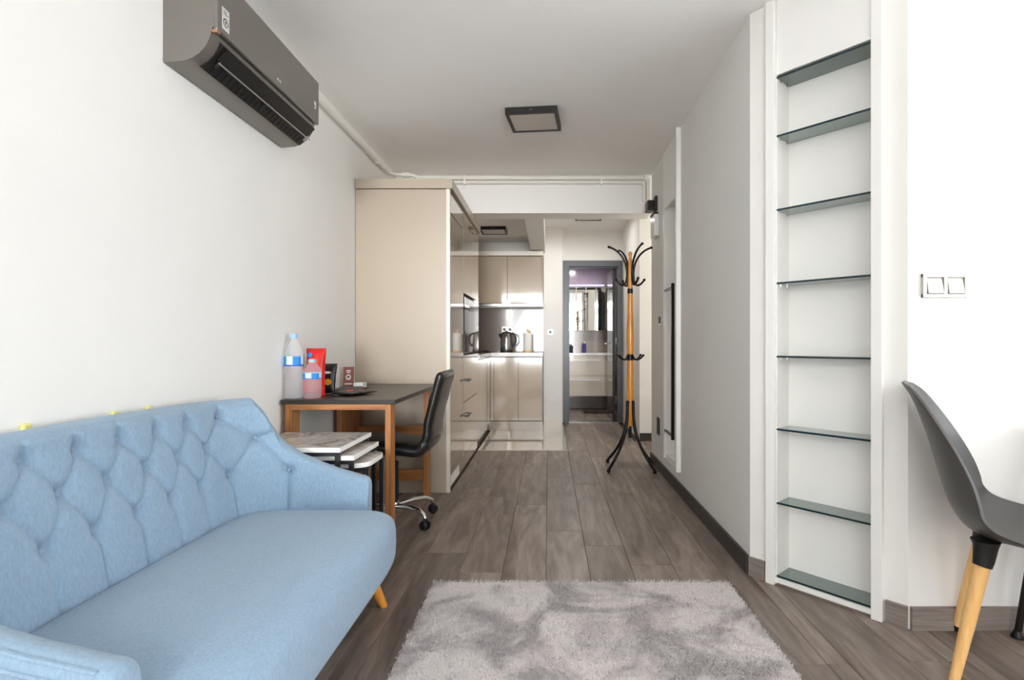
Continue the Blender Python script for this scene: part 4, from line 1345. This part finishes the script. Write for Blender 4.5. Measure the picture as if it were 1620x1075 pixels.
bm = B(); NU, NV = 60, 28; g = []
for i in range(NU + 1):
    u = i / NU * (len(SP) - 1)
    f_, z_, hw, up, fw = (cat([s[q] for s in SP], u) for q in range(5))
    g.append([])
    for j in range(NV + 1):
        v = j / NV * 2 - 1
        k2 = abs(v) ** 2.4
        g[-1].append(bm.verts.new((f_ + fw * k2, v * hw, z_ + up * k2)))
for i in range(NU):
    for j in range(NV):
        bm.faces.new((g[i][j], g[i + 1][j], g[i + 1][j + 1], g[i][j + 1]))
shell = link('seat_shell', bm, 'shell_grey', ch, 80, local=True)
sm = shell.modifiers.new('thickness', 'SOLIDIFY'); sm.thickness = 0.009; sm.offset = 0
bv = shell.modifiers.new('edge', 'BEVEL'); bv.width = 0.002; bv.segments = 2; bv.limit_method = 'ANGLE'
bm = B()
bx(bm, -0.125, 0.125, -0.012, 0.012, 0.404, 0.422, 0.003)
for sx in (-1, 1):
    bx(bm, sx * 0.115 - 0.013, sx * 0.115 + 0.013, -0.145, 0.145, 0.406, 0.428, 0.003)
link('under_frame', bm, 'black_plastic', ch, local=True)
for sx in (-1, 1):
    for sy in (-1, 1):
        t0 = Vector((sx * 0.112, sy * 0.135, 0.405)); t1 = Vector((sx * 0.19, sy * 0.212, 0.0))
        d = (t1 - t0)
        soq = tube('leg_socket', [t0 + Vector((0, 0, 0.036)), t0 + Vector((0, 0, 0.018)), t0 + d * 0.05, t0 + d * 0.10], [0.037, 0.031, 0.027, 0.0245], 'black_plastic', ch, 18, local=True)
        lg = tube('leg', [t0 + d * 0.08, t0 + d * 0.5, t0 + d * 0.955], [0.021, 0.0185, 0.0135], 'beech', ch, 18, local=True)
        tube('foot_cap', [t0 + d * 0.945, t0 + d * 0.997], [0.0148, 0.0135], 'black_plastic', lg, 14, local=True)
tb = thing('dining_table', (2.3, 1.42, 0), 'table with thin black metal legs at the right edge beside the chair', 'table')
box('table_top', 1.73, 2.95, 1.02, 1.885, 0.722, 0.745, 'white_lacquer', tb, bev=0.003)
box('apron', 1.80, 2.88, 1.08, 1.83, 0.69, 0.721, 'black_metal', tb)
for sx, x in ((-1, 1.752), (1, 2.92)):
    for sy, y in ((1, 1.845), (-1, 1.06)):
        lg = tube('leg', [(x, y, 0.721), (x + sx * 0.112, y + sy * 0.012, 0.012)], [0.0125, 0.011], 'black_metal', tb, 14)
        lathe('foot', [(0.020, 0), (0.020, 0.006), (0.014, 0.016), (0.012, 0.024)], (x + sx * 0.112, y + sy * 0.012, 0), 'black_metal', lg, 16)

bpy.context.view_layer.update()
